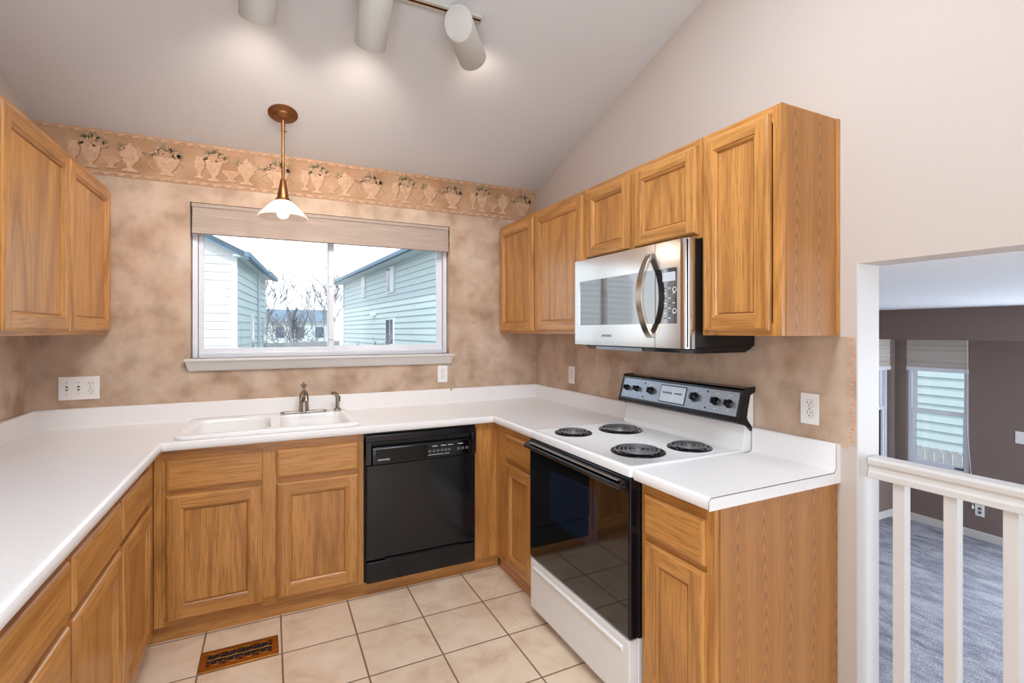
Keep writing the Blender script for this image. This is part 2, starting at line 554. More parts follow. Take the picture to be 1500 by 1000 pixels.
# rear wall (behind the camera) with a patio door opening added as light source
mb = MB()
for a in ((WL - 0.14, -2.65, 0, 4.3), (-0.25, 0.123, 0, 4.3), (-2.65, -0.25, 2.42, 4.3)):
    mb.box(a[0], a[1], YR - 0.14, YR, a[2], a[3], 'paint')
mb.build('wall_rear', kind='structure', label='beige rear kitchen wall with an added patio door', cat='wall')
d1 = thing('added_patio_door', (-1.45, YR - 0.07, 0), 'added unseen sliding glass patio door backing the rear fill lamp', 'door', kind='structure')  # unseen door added to go with the rear fill lamp
mb = MB()
for a in ((-2.65, -2.58, 0, 2.42), (-0.32, -0.25, 0, 2.42), (-1.49, -1.41, 0, 2.42), (-2.58, -0.32, 2.34, 2.42), (-2.58, -0.32, 0, 0.09)):
    mb.box(a[0], a[1], YR - 0.10, YR - 0.04, a[2], a[3], 'vinyl')
mb.build('door_frame', d1, 0.003)
mb = MB(); mb.box(-2.58, -0.32, YR - 0.074, YR - 0.066, 0.09, 2.34, 'glass'); mb.build('pane', d1)
# unseen skylight frame added around the ceiling fill lamp
w3 = thing('added_skylight', (-1.5, -2.30, zc(-2.30)), 'added unseen white skylight frame around the ceiling fill lamp', 'window', kind='structure')
mb = MB()
for a in ((-2.35, -2.28, -2.86, -1.75), (-0.72, -0.65, -2.86, -1.75), (-2.28, -0.72, -2.86, -2.79), (-2.28, -0.72, -1.82, -1.75)):
    mb.add([(x, y, zc(y) - dz) for x in (a[0], a[1]) for (y, dz) in ((a[2], 0.0), (a[3], 0.0), (a[3], 0.03), (a[2], 0.03))],
           [(0, 1, 2, 3), (7, 6, 5, 4), (0, 4, 5, 1), (1, 5, 6, 2), (2, 6, 7, 3), (3, 7, 4, 0)], 'vinyl')
mb.build('window_frame', w3)
w6 = thing('added_side_window', (WL, -4.3, 0.9), 'added unseen white window frame on the left wall, backing a fill lamp', 'window', kind='structure')  # bare frame added on the wall to go with the left fill lamp
mb = MB()
for a in ((-5.0, -4.94, 0.9, 2.15), (-3.66, -3.6, 0.9, 2.15), (-4.94, -3.66, 0.9, 0.96), (-4.94, -3.66, 2.09, 2.15)):
    mb.box(WL + 0.0005, WL + 0.025, a[0], a[1], a[2], a[3], 'vinyl')
mb.build('window_frame', w6, 0.003)

# sloping kitchen ceiling, extended unseen beyond the rear wall to block the sun
mb = MB()
yf = -9.5
mb.add([(x, y, zc(y) + dz) for x in (WL - 0.3, 0.123) for (y, dz) in ((0.0, 0), (yf, 0), (yf, 0.16), (0.0, 0.16))],
       [(0, 1, 2, 3), (7, 6, 5, 4), (0, 4, 5, 1), (1, 5, 6, 2), (2, 6, 7, 3), (3, 7, 4, 0)], 'ceil')
mb.build('ceiling', kind='structure', label='off-white textured sloping kitchen ceiling', cat='ceiling')

# white jamb and lining of the opening
mb = MB()
mb.box(0.0, 0.126, JY - 0.004, JY, 0.0, OZ, 'white_paint')
mb.build('trim_1', kind='structure', label='white painted end of the wall beside the railing', cat='wall end')

# wallpaper border strip that ends the band on the right wall
mb = MB(); mb.box(-0.0012, 0.0, JY + 0.002, -2.267, 1.014, 1.393, 'wallpaper')
random.seed(5)
for k in range(26):
    z = 1.03 + k * 0.0142
    y = (JY - 2.267) / 2 + 0.006 * math.sin(k * 1.1)
    mb.prism([(y + 0.006 * math.cos(a) , z + 0.004 * math.sin(a) + 0.3 * 0.006 * math.cos(a)) for a in [2 * PI * i / 8 for i in range(8)]], 'x', -0.0022, -0.0012, 'relief_mid' if k % 2 else 'relief')
mb.build('wallpaper_border', label='narrow upright rope-patterned wallpaper strip ending the right wall band', cat='wallpaper border')

# floral urn border along the top of the back wall
def urn_border():
    mb = MB()
    zb, zt = 2.238, 2.4765
    mb.box(WL + 0.001, -0.001, -0.0012, 0.0, zb, zt, 'border')
    y1 = -0.0014
    def P(pts, mat, d=0.0012):
        mb.prism([(x, z) for x, z in pts], 'y', y1, y1 - d, mat)
    def ell(cx, cz, a, b, ang, mat, d=0.0012, n=10):
        ca, sa = math.cos(ang), math.sin(ang)
        P([(cx + a * math.cos(t) * ca - b * math.sin(t) * sa, cz + a * math.cos(t) * sa + b * math.sin(t) * ca) for t in [2 * PI * i / n for i in range(n)]], mat, d)
    def sil(cx, z0, prof, sc, mat, d=0.0022):
        sc *= 1.14
        pts = [(cx + r * sc, z0 + h * sc) for r, h in prof] + [(cx - r * sc, z0 + h * sc) for r, h in reversed(prof)]
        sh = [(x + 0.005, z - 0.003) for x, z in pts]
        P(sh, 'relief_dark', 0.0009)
        P(pts, mat, d)
    tall = [(0.026, 0), (0.026, 0.006), (0.010, 0.014), (0.007, 0.024), (0.020, 0.040), (0.030, 0.066), (0.036, 0.098), (0.030, 0.103)]
    goblet = [(0.020, 0), (0.018, 0.006), (0.006, 0.014), (0.006, 0.030), (0.018, 0.050), (0.022, 0.078), (0.014, 0.094), (0.018, 0.106)]
    low = [(0.022, 0), (0.020, 0.006), (0.008, 0.014), (0.022, 0.028), (0.040, 0.044), (0.046, 0.060), (0.030, 0.058)]
    lidded = [(0.030, 0), (0.028, 0.006), (0.008, 0.018), (0.014, 0.034), (0.032, 0.056), (0.038, 0.080), (0.028, 0.094), (0.020, 0.108), (0.006, 0.118), (0.004, 0.128)]
    bowl = [(0.030, 0), (0.026, 0.008), (0.014, 0.016), (0.034, 0.038), (0.046, 0.064), (0.052, 0.080), (0.040, 0.084)]
    base = 2.268
    def leaves(cx, cz, n, spread, rise, seed, fruit=True):
        r = random.Random(seed)
        for i in range(n):
            a = PI * (i + 0.5) / n
            L = r.uniform(0.6, 1.0)
            x = cx + math.cos(a) * spread * L; z = cz + math.sin(a) * rise * L
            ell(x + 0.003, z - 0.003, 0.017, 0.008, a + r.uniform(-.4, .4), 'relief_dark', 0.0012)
            ell(x, z, 0.016, 0.0068, a + r.uniform(-.4, .4), 'leaf' if r.random() < 0.6 else 'relief_mid', 0.0019)
        if fruit:
            for i in range(n // 2):
                x = cx + r.uniform(-.7, .7) * spread; z = cz + r.uniform(0.0, .5) * rise
                ell(x, z, 0.009, 0.009, 0, 'relief', 0.0026, 10)
                ell(x + .001, z - .001, 0.004, 0.004, 0, 'relief_dark', 0.0029, 8)
    def flutes(cx, z0, w, h, n=5):
        for i in range(n):
            x = cx + (i - (n - 1) / 2) * w / n
            P([(x - 0.0012, z0), (x + 0.0012, z0), (x + 0.002, z0 + h), (x - 0.001, z0 + h)], 'relief_mid', 0.0028)
    per = 0.553
    for k in range(-1, 6):
        x0 = -2.66 + k * per
        def ok(x): return WL + 0.05 < x < -0.05
        if ok(x0 - 0.070):
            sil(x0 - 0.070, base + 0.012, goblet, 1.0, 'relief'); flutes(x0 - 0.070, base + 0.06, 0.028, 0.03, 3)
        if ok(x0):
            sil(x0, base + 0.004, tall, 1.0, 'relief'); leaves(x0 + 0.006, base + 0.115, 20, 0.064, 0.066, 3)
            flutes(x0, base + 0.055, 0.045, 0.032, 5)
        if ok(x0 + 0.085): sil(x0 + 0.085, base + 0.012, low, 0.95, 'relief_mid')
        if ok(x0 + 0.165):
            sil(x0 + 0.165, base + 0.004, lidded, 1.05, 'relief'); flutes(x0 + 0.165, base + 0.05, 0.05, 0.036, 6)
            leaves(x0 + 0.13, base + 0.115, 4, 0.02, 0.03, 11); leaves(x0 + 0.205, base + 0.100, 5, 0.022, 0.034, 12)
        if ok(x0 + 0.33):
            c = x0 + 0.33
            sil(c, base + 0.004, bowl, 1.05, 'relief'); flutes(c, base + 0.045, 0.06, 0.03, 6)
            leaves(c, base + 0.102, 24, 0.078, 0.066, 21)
            for s_ in (-1, 1):
                hp = [(c + s_ * (0.050 + 0.036 * math.sin(t)), -0.0035, base + 0.088 - 0.062 * (t / PI)) for t in [PI * i / 10 for i in range(11)]]
                mb.tube(hp, 0.0028, 'relief', 6)
    # rope bands, top and bottom
    for z in (zt - 0.013, zb + 0.012):
        mb.box(WL + 0.001, -0.001, -0.0018, -0.0012, z - 0.010, z + 0.010, 'relief_mid')
        n = 92
        for i in range(n):
            cx = WL + 0.02 + i * (2.86 / n)
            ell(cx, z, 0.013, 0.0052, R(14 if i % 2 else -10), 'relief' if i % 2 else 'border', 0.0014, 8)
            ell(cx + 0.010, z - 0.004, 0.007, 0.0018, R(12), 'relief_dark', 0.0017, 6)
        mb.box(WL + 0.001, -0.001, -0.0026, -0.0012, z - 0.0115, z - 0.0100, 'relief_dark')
    mb.build('wallpaper_border', label='wide wallpaper border of relief urns, fruit and leaves above the window', cat='wallpaper border')
urn_border()

# ------------------------------------------------------------------ kitchen window
w1 = thing('window_1', ((WX0 + WX1) / 2, 0.05, WZ0), 'white sliding window over the kitchen sink', 'window', kind='structure')
fy0, fy1 = 0.055, 0.115
fx0, fx1, fz0, fz1 = WX0 + 0.004, WX1 - 0.004, WZ0 + 0.004, WZ1 - 0.004
def frame_rect(mb, x0, x1, z0, z1, w, y0, y1, mat, wb=None, wt=None):
    wb = wb or w; wt = wt or w
    mb.box(x0, x0 + w, y0, y1, z0, z1, mat); mb.box(x1 - w, x1, y0, y1, z0, z1, mat)
    mb.box(x0 + w, x1 - w, y0, y1, z0, z0 + wb, mat); mb.box(x0 + w, x1 - w, y0, y1, z1 - wt, z1, mat)
mb = MB(); frame_rect(mb, fx0, fx1, fz0, fz1, 0.028, fy0, fy1, 'vinyl'); mb.build('window_frame', w1, 0.003)
xm = -1.468
mb = MB(); frame_rect(mb, fx0 + 0.024, xm + 0.02, fz0 + 0.024, fz1 - 0.024, 0.030, 0.068, 0.092, 'vinyl'); mb.build('sash', w1, 0.003)
mb = MB(); frame_rect(mb, xm - 0.018, fx1 - 0.024, fz0 + 0.024, fz1 - 0.024, 0.036, 0.094, 0.113, 'vinyl'); mb.build('sash', w1, 0.003)
mb = MB(); mb.box(xm - 0.014, xm + 0.012, 0.060, 0.068, fz0 + 0.1, fz0 + 0.16, 'vinyl'); mb.box(xm - 0.014, xm + 0.012, 0.060, 0.068, 1.70, 1.76, 'vinyl'); mb.build('latch', w1, 0.003)
mb = MB(); mb.box(fx0 + 0.05, xm - 0.005, 0.078, 0.082, fz0 + 0.05, fz1 - 0.05, 'glass'); mb.build('pane', w1)
mb = MB(); mb.box(xm + 0.012, fx1 - 0.055, 0.102, 0.106, fz0 + 0.05, fz1 - 0.05, 'glass'); mb.build('pane', w1)
# stool and moulded apron
mb = MB()
mb.box(WX0, WX1, -0.002, 0.055, WZ0 - 0.012, WZ0, 'white_paint')
sx0, sx1 = -2.246, -0.668
mb.box(sx0, sx1, -0.050, 0.0, WZ0 - 0.012, WZ0 + 0.002, 'white_paint')
prof = [(-0.046, WZ0 - 0.012), (-0.040, WZ0 - 0.022), (-0.020, WZ0 - 0.060), (-0.014, WZ0 - 0.068), (0.0, WZ0 - 0.068), (0.0, WZ0 - 0.012)]
n = len(prof)
v = [(sx0 + 0.004 + 0.42 * (0.046 + p[0]), p[0], p[1]) for p in prof] + [(sx1 - 0.004 - 0.42 * (0.046 + p[0]), p[0], p[1]) for p in prof]
mb.add(v, [tuple(range(n)), tuple(range(2 * n - 1, n - 1, -1))] + [(i, (i + 1) % n, n + (i + 1) % n, n + i) for i in range(n)], 'white_paint')
mb.build('window_sill', w1, 0.002)

# raised fabric blind
bl = thing('window_blind', (-1.456, 0.02, 2.13), 'raised taupe fabric blind across the top of the sink window', 'blind')
mb = MB(); mb.box(WX0 + 0.006, WX1 - 0.006, 0.004, 0.048, 2.118, 2.140, 'blind'); mb.build('head_rail', bl, 0.002)
mb = MB()
pr_ = [(0.010, 2.118), (0.006, 2.08), (0.000, 2.045), (0.006, 2.02), (-0.004, 1.985), (-0.006, 1.968), (0.006, 1.964), (0.02, 1.975), (0.03, 2.03), (0.035, 2.118)]
mb.prism([(a, b) for a, b in pr_], 'x', WX0 + 0.010, WX1 - 0.010, 'blind', True)
mb.build('fabric', bl, sharp=60)
mb = MB()
mb.tube([(-0.735, -0.006, 2.125), (-0.715, -0.010, 2.05), (-0.702, -0.011, 1.965), (-0.6965, -0.008, 1.8), (-0.697, -0.008, 1.5), (-0.6925, -0.054, 1.26), (-0.69, -0.056, 1.1), (-0.69, -0.03, 1.03)], 0.0016, 'cord', 6)
mb.lathe([(0.001, 0), (0.004, -0.008), (0.006, -0.026), (0.006, -0.032), (0.0, -0.034)], (-0.69, -0.03, 1.035), (0, 0, 1), 'cord', 10)
mb.build('pull_cord', bl)

# ------------------------------------------------------------------ countertop and sink
DEP = 0.645
ZT = 0.914
prof = [(0.0, ZT - 0.038), (0.0, 1.010), (0.004, 1.014), (0.018, 1.014), (0.022, 1.010), (0.022, 0.930), (0.025, 0.921), (0.032, 0.9155), (0.040, ZT),
        (0.615, ZT), (0.624, ZT + 0.002), (0.634, ZT + 0.001), (0.642, ZT - 0.005), (DEP, ZT - 0.014), (DEP, ZT - 0.028), (0.642, ZT - 0.035), (0.636, ZT - 0.038)]
def sweep(mb, paths, mat):
    n = len(prof); S = len(paths(0.0))
    rows = [paths(p[0]) for p in prof]
    v = [(rows[i][j][0], rows[i][j][1], prof[i][1]) for j in range(S) for i in range(n)]
    f = []
    for j in range(S - 1):
        for i in range(n):
            k = (i + 1) % n
            f.append((j * n + i, j * n + k, (j + 1) * n + k, (j + 1) * n + i))
    f.append(tuple(range(n))); f.append(tuple(range(S * n - 1, (S - 1) * n - 1, -1)))
    mb.add(v, f, mat, True)
RY0 = -1.122   # range left side
RY1 = -1.894   # range right side
mb = MB()
sweep(mb, lambda d: [(WL + d, -2.36), (WL + d, -d), (-d, -d), (-d, RY0 + 0.002)], 'laminate')
ct = mb.build('countertop', label='long white laminate countertop running in a U beneath the window, holding the sink', cat='countertop', sharp=28)
# cut the sink opening
SX0, SX1, SY0, SY1 = -2.215, -1.382, -0.608, -0.052
bmc = bmesh.new()
bmesh.ops.create_cube(bmc, size=1.0, matrix=Matrix.Translation(((SX0 + SX1) / 2, (SY0 + SY1) / 2, 0.9)) @ Matrix.Diagonal((SX1 - SX0 - 0.03, SY1 - SY0 - 0.03, 0.2, 1)))
cme = bpy.data.meshes.new('cutter'); bmc.to_mesh(cme); bmc.free()
cut = bpy.data.objects.new('cutter', cme); COL.objects.link(cut)
bo = ct.modifiers.new('cut', 'BOOLEAN'); bo.object = cut; bo.operation = 'DIFFERENCE'; bo.solver = 'EXACT'
bpy.context.view_layer.update()
nm = bpy.data.meshes.new_from_object(ct.evaluated_get(bpy.context.evaluated_depsgraph_get()))
ct.modifiers.clear(); ct.data = nm
bpy.data.objects.remove(cut, do_unlink=True)

mb = MB()
CE = -2.237
sweep(mb, lambda d: [(-d, RY1 - 0.003), (-d, CE)], 'laminate')
# square end cap with its dark glue line
mb.prism([(-DEP + 0.001, ZT - 0.038), (-DEP + 0.001, ZT - 0.012), (-0.636, ZT - 0.0015), (-0.034, ZT - 0.0015), (-0.0215, ZT + 0.014), (-0.0215, 1.008), (-0.017, 1.0125), (0, 1.0125), (0, ZT - 0.038)], 'y', CE, CE - 0.0025, 'laminate')
mb.tube([(-DEP + 0.001, CE - 0.0005, ZT - 0.036), (-DEP + 0.001, CE - 0.0005, ZT - 0.012), (-0.636, CE - 0.0005, ZT), (-0.034, CE - 0.0005, ZT), (-0.0215, CE - 0.0005, ZT + 0.014), (-0.0215, CE - 0.0005, 1.008), (-0.017, CE - 0.0005, 1.0135)], 0.0012, 'seam', 5)
mb.build('countertop', label='short white laminate countertop piece to the right of the range', cat='countertop', sharp=28)

sink = thing('kitchen_sink', ((SX0 + SX1) / 2, (SY0 + SY1) / 2, ZT), 'white double-bowl drop-in sink set in the countertop below the window', 'sink')
mb = MB()
zr = ZT + 0.016
outer = rrect(SX0, SX1, SY0, SY1, 0.05)
outer2 = rrect(SX0 + 0.010, SX1 - 0.010, SY0 + 0.010, SY1 - 0.010, 0.045)
b1 = rrect(-2.165, -1.812, -0.560, -0.165, 0.06)
b2 = rrect(-1.772, -1.428, -0.560, -0.165, 0.06)
lo = [(x, y, ZT + 0.001) for x, y in outer]
l1 = [(x, y, zr - 0.006) for x, y in outer]
l2 = [(x, y, zr) for x, y in outer2]
n = len(outer)
mb.add(lo + l1 + l2, [(a + i, a + (i + 1) % n, a + n + (i + 1) % n, a + n + i) for a in (0, n) for i in range(n)], 'porcelain', True)
loops = [[Vector((x, y, zr)) for x, y in L] for L in (outer2, b1, b2)]
tri = tessellate_polygon(loops)
allv = [tuple(p) for L in loops for p in L]
mb.add(allv, [tuple(t) for t in tri], 'porcelain', True)
for b in (((-2.165, -1.812), 0), ((-1.772, -1.428), 1)):
    x0, x1 = b[0]
    rings = []
    for ins, z, rr in ((0, zr, .06), (0.004, zr - 0.006, .058), (0.010, zr - 0.03, .055), (0.020, ZT - 0.14, .05), (0.045, ZT - 0.165, .04), (0.10, ZT - 0.17, .03)):
        rings.append([(x, y, z) for x, y in rrect(x0 + ins, x1 - ins, -0.560 + ins, -0.165 - ins, rr)])
    v = [p for r_ in rings for p in r_]
    f = [(j * n + i, j * n + (i + 1) % n, (j + 1) * n + (i + 1) % n, (j + 1) * n + i) for j in range(len(rings) - 1) for i in range(n)]
    f.append(tuple(range((len(rings) - 1) * n, len(rings) * n)))
    mb.add(v, f, 'porcelain', True)
mb.build('basin', sink, sharp=50)
for cx in (-1.9885, -1.60):
    mb = MB(); mb.lathe([(0.0, 0.004), (0.022, 0.003), (0.034, 0.006), (0.040, 0.002), (0.041, 0.0)], (cx, -0.36, ZT - 0.17), (0, 0, 1), 'chrome', 24)
    mb.build('drain', sink)
mb = MB(); mb.prism([(-1.99 + 0.02 * math.cos(a), -0.110 + 0.010 * math.sin(a)) for a in [2 * PI * i / 24 for i in range(24)]], 'z', zr, zr + 0.0006, 'text_grey')
mb.prism([(-1.99 + 0.018 * math.cos(a), -0.110 + 0.0085 * math.sin(a)) for a in [2 * PI * i / 24 for i in range(24)]], 'z', zr, zr + 0.0009, 'porcelain')
mb.build('oval_badge', sink)

fa = thing('faucet', (-1.637, -0.105, zr), 'brushed nickel kitchen faucet with a wide base plate behind the sink', 'faucet')
mb = MB()
mb.prism([(x, y) for x, y in rrect(-1.765, -1.508, -0.133, -0.077, 0.027, 6)], 'z', zr, zr + 0.010, 'nickel')
mb.build('base_plate', fa, 0.003)
mb = MB(); mb.lathe([(0.031, 0.008), (0.029, 0.02), (0.027, 0.05), (0.026, 0.095), (0.022, 0.112), (0.014, 0.124), (0.0, 0.127)], (-1.637, -0.105, zr), (0, 0, 1), 'nickel', 28)
mb.build('body', fa)
mb = MB()
pth = [(-1.637, -0.115, zr + 0.075), (-1.636, -0.150, zr + 0.108), (-1.635, -0.185, zr + 0.122), (-1.634, -0.225, zr + 0.118), (-1.633, -0.250, zr + 0.100), (-1.633, -0.256, zr + 0.085)]
mb.tube(pth, [0.020, 0.018, 0.016, 0.015, 0.014, 0.013], 'nickel', 16)
mb.build('spout', fa)
mb = MB()
mb.lathe([(0.011, 0.120), (0.009, 0.135), (0.010, 0.148), (0.017, 0.156), (0.018, 0.163), (0.012, 0.168), (0.0, 0.169)], (-1.637, -0.105, zr), (0, 0, 1), 'nickel', 20)
mb.tube([(-1.637, -0.105, zr + 0.160), (-1.637, -0.075, zr + 0.172)], 0.006, 'nickel', 10)
mb.build('handle', fa)
sp = thing('side_sprayer', (-1.447, -0.100, zr), 'small nickel pull-out sprayer to the right of the faucet', 'sprayer')
mb = MB(); mb.lathe([(0.022, 0.0), (0.022, 0.006), (0.015, 0.014), (0.012, 0.016)], (-1.447, -0.100, zr), (0, 0, 1), 'nickel', 20)
mb.build('base', sp)
mb = MB(); mb.tube([(-1.447, -0.100, zr + 0.012), (-1.447, -0.100, zr + 0.075), (-1.450, -0.103, zr + 0.092), (-1.462, -0.112, zr + 0.103), (-1.480, -0.124, zr + 0.108)], [0.0105, 0.0115, 0.0125, 0.012, 0.010], 'nickel', 14)
mb.build('spray_head', sp)
mb = MB(); mb.tube([(-1.433, -0.090, zr + 0.05), (-1.432, -0.088, zr + 0.085)], 0.004, 'black', 8); mb.build('trigger', sp)

# ------------------------------------------------------------------ cabinets
def face(wall):
    # returns T(u, n, z): u runs along the wall, n = distance out from the wall
    if wall == 'back': return lambda u, n, z: (u, -n, z)
    if wall == 'right': return lambda u, n, z: (-n, -u, z)
    return lambda u, n, z: (WL + n, -u, z)
HG = {'back': 'ox', 'right': 'oy', 'left': 'oy'}

def door_panel(name, wall, u0, u1, z0, z1, n0, parent, th=0.019, st=0.056):
    h = HG[wall]
    mb = MB(face(wall))
    def ring(i, d): return [(u0 + i, n0 + d, z0 + i), (u1 - i, n0 + d, z0 + i), (u1 - i, n0 + d, z1 - i), (u0 + i, n0 + d, z1 - i)]
    def band(i0, d0, i1, d1):
        a = ring(i0, d0); b = ring(i1, d1)
        for k in range(4):
            l = (k + 1) % 4
            mb.add([a[k], a[l], b[l], b[k]], [(0, 1, 2, 3)], h if k in (0, 2) else 'oz')
    band(0, 0.0, 0, th - 0.008); band(0, th - 0.008, 0.003, th - 0.0035); band(0.003, th - 0.0035, 0.008, th - 0.001); band(0.008, th - 0.001, 0.011, th)
    i, j = 0.011, st
    N = n0 + th
    mb.add([(u0 + i, N, z0 + i), (u0 + j, N, z0 + i), (u0 + j, N, z1 - i), (u0 + i, N, z1 - i)], [(0, 1, 2, 3)], 'oz')
    mb.add([(u1 - j, N, z0 + i), (u1 - i, N, z0 + i), (u1 - i, N, z1 - i), (u1 - j, N, z1 - i)], [(0, 1, 2, 3)], 'oz')
    mb.add([(u0 + j, N, z0 + i), (u1 - j, N, z0 + i), (u1 - j, N, z0 + j), (u0 + j, N, z0 + j)], [(0, 1, 2, 3)], h)
    mb.add([(u0 + j, N, z1 - j), (u1 - j, N, z1 - j), (u1 - j, N, z1 - i), (u0 + j, N, z1 - i)], [(0, 1, 2, 3)], h)
    band(st, th, st + 0.002, th - 0.0035); band(st + 0.002, th - 0.0035, st + 0.007, th - 0.004); band(st + 0.007, th - 0.004, st + 0.012, th - 0.009); band(st + 0.012, th - 0.009, st + 0.014, th - 0.015); band(st + 0.014, th - 0.015, st + 0.017, th - 0.015); band(st + 0.017, th - 0.015, st + 0.018, th - 0.012)
    q = ring(st + 0.018, th - 0.012); mb.add(q, [(0, 1, 2, 3)], 'oz')
    q = ring(0, 0); mb.add(q, [(3, 2, 1, 0)], 'oz')
    return mb.build(name, parent)

def drawer_front(wall, u0, u1, z0, z1, n0, parent, th=0.019):
    h = HG[wall]
    mb = MB(face(wall))
    prev = None
    rs = [(0, 0), (0, th - 0.009), (0.003, th - 0.004), (0.010, th - 0.001), (0.013, th)]
    def ring(i, d): return [(u0 + i, n0 + d, z0 + i), (u1 - i, n0 + d, z0 + i), (u1 - i, n0 + d, z1 - i), (u0 + i, n0 + d, z1 - i)]
    for (a, b) in zip(rs, rs[1:]):
        A, B = ring(*a), ring(*b)
        for k in range(4):
            l = (k + 1) % 4
            mb.add([A[k], A[l], B[l], B[k]], [(0, 1, 2, 3)], h if k in (0, 2) else 'oz')
    mb.add(ring(*rs[-1]), [(0, 1, 2, 3)], h)
    mb.add(ring(0, 0), [(3, 2, 1, 0)], h)
    return mb.build('drawer_front', parent)

def carcass(wall, u0, u1, z0, z1, depth, parent, open_top=False, rails=()):
    mb = MB(face(wall)); t = 0.018
    mb.box(u0, u0 + t, 0.003, depth - 0.019, z0, z1, 'oz'); mb.box(u1 - t, u1, 0.003, depth - 0.019, z0, z1, 'oz')
    mb.box(u0 + t, u1 - t, 0.003, 0.010, z0, z1, 'oz')
    mb.box(u0 + t, u1 - t, 0.010, depth - 0.019, z0, z0 + t, HG[wall])
    if not open_top: mb.box(u0 + t, u1 - t, 0.010, depth - 0.019, z1 - t, z1, HG[wall])
    mb.build('body', parent)
    # face frame: stiles, rails
    fr = MB(face(wall))
    a, b = depth - 0.019, depth
    fr.box(u0, u0 + 0.032, a, b, z0, z1, 'oz'); fr.box(u1 - 0.032, u1, a, b, z0, z1, 'oz')
    fr.box(u0 + 0.032, u1 - 0.032, a, b - 0.0003, z0, z0 + 0.042, HG[wall]); fr.box(u0 + 0.032, u1 - 0.032, a, b - 0.0003, z1 - 0.055, z1, HG[wall])
    for r_ in rails:
        if r_[0] == 'h': fr.box(r_[2], r_[3], a, b - 0.0003, r_[1] - 0.016, r_[1] + 0.016, HG[wall])
        else: fr.box(r_[1], r_[2], a, b, z0 + 0.042, z1 - 0.055, 'oz')
    fr.build('face_frame', parent)

BD = 0.605  # face of base cabinets
ZB0, ZB1 = 0.078, 0.8755
Z_DR = (0.690, 0.832)
Z_DO = (0.103, 0.668)
# --- back run: sink base
c = thing('base_cabinet', (-1.825, -0.30, 0), 'oak sink base cabinet with two doors beneath the white sink', 'cabinet')
carcass('back', -2.285, -1.374, ZB0, ZB1, BD, c, True, [('h', 0.679, -2.253, -1.406), ('v', -1.862, -1.775), ('v', -2.254, -2.225), ('v', -1.416, -1.405)])
for u0, u1 in ((-2.238, -1.849), (-1.790, -1.402)):
    drawer_front('back', u0, u1, *Z_DR, BD, c); door_panel('door', 'back', u0, u1, *Z_DO, BD, c)
# filler panel between dishwasher and corner
mb = MB(); mb.box(-0.742, -BD, -BD, -BD + 0.019, ZB0, ZB1, 'oz')
mb.build('filler_panel', label='plain upright oak filler panel right of the black dishwasher', cat='panel')
# toe kicks
for nm_, wall, u0, u1, lb in (('toe_kick', 'back', WL + 0.575, -0.577, 'oak toe-kick board along the floor under the sink cabinet and dishwasher'),
                              ('toe_kick', 'left', 0.60, 2.36, 'oak toe-kick board along the floor under the left cabinets'),
                              ('toe_kick', 'right', 0.60, -RY0 - 0.003, 'short oak toe-kick board in the corner left of the range'),
                              ('toe_kick', 'right', -RY1 + 0.004, 2.226, 'short oak toe-kick board under the cabinet right of the range')):
    mb = MB(face(wall)); mb.box(u0, u1, 0.562 if wall != 'back' else 0.565, 0.578, 0.0, 0.0775, HG[wall])
    mb.build(nm_, None, 0.002, label=lb, cat='toe kick')
# --- right run
c = thing('base_cabinet', (-0.30, -0.87, 0), 'narrow oak base cabinet in the corner left of the range', 'cabinet')
carcass('right', BD, -RY0 - 0.003, ZB0, ZB1, BD, c, False, [('h', 0.679, BD + 0.03, 1.085), ('v', BD + 0.03, 0.775)])
drawer_front('right', 0.762, 1.085, *Z_DR, BD, c); door_panel('door', 'right', 0.762, 1.085, *Z_DO, BD, c)
c = thing('base_cabinet', (-0.30, -2.06, 0), 'oak end base cabinet with one drawer and door, right of the range', 'cabinet')
carcass('right', -RY1 + 0.004, 2.226, ZB0, ZB1, BD, c, False, [('h', 0.679, 1.93, 2.19)])
drawer_front('right', 1.922, 2.196, *Z_DR, BD, c); door_panel('door', 'right', 1.922, 2.196, *Z_DO, BD, c)
mb = MB(); mb.box(-BD + 0.019, -0.002, -2.230, -2.2262, 0.0, ZB1, 'ov'); mb.build('end_panel', c)
# --- left run
for k, (u0, u1, a, b, lb) in enumerate(((BD, 1.186, 0.722, 1.172, 'oak base cabinet with drawer and door, first from the left corner'),
                              (1.188, 1.668, 1.204, 1.658, 'oak base cabinet with drawer and door, second from the left corner'))):
    c = thing('base_cabinet', (WL + 0.3, -(u0 + u1) / 2, 0), lb, 'cabinet')
    carcass('left', u0, u1, ZB0, ZB1, BD, c, False, [('h', 0.679, u0 + 0.03, u1 - 0.03)] + ([('v', u0 + 0.03, 0.735)] if k == 0 else []))
    drawer_front('left', a, b, *Z_DR, BD, c); door_panel('door', 'left', a, b, *Z_DO, BD, c)
c = thing('drawer_cabinet', (WL + 0.3, -1.99, 0), 'oak drawer bank at the near end of the left counter', 'cabinet')
carcass('left', 1.670, 2.34, ZB0, ZB1, BD, c, False, [('h', 0.679, 1.70, 2.31), ('h', 0.49, 1.70, 2.31), ('h', 0.30, 1.70, 2.31)])
for z0, z1 in (Z_DR, (0.500, 0.668), (0.305, 0.482), (0.103, 0.287)):
    drawer_front('left', 1.684, 2.318, z0, z1, BD, c)

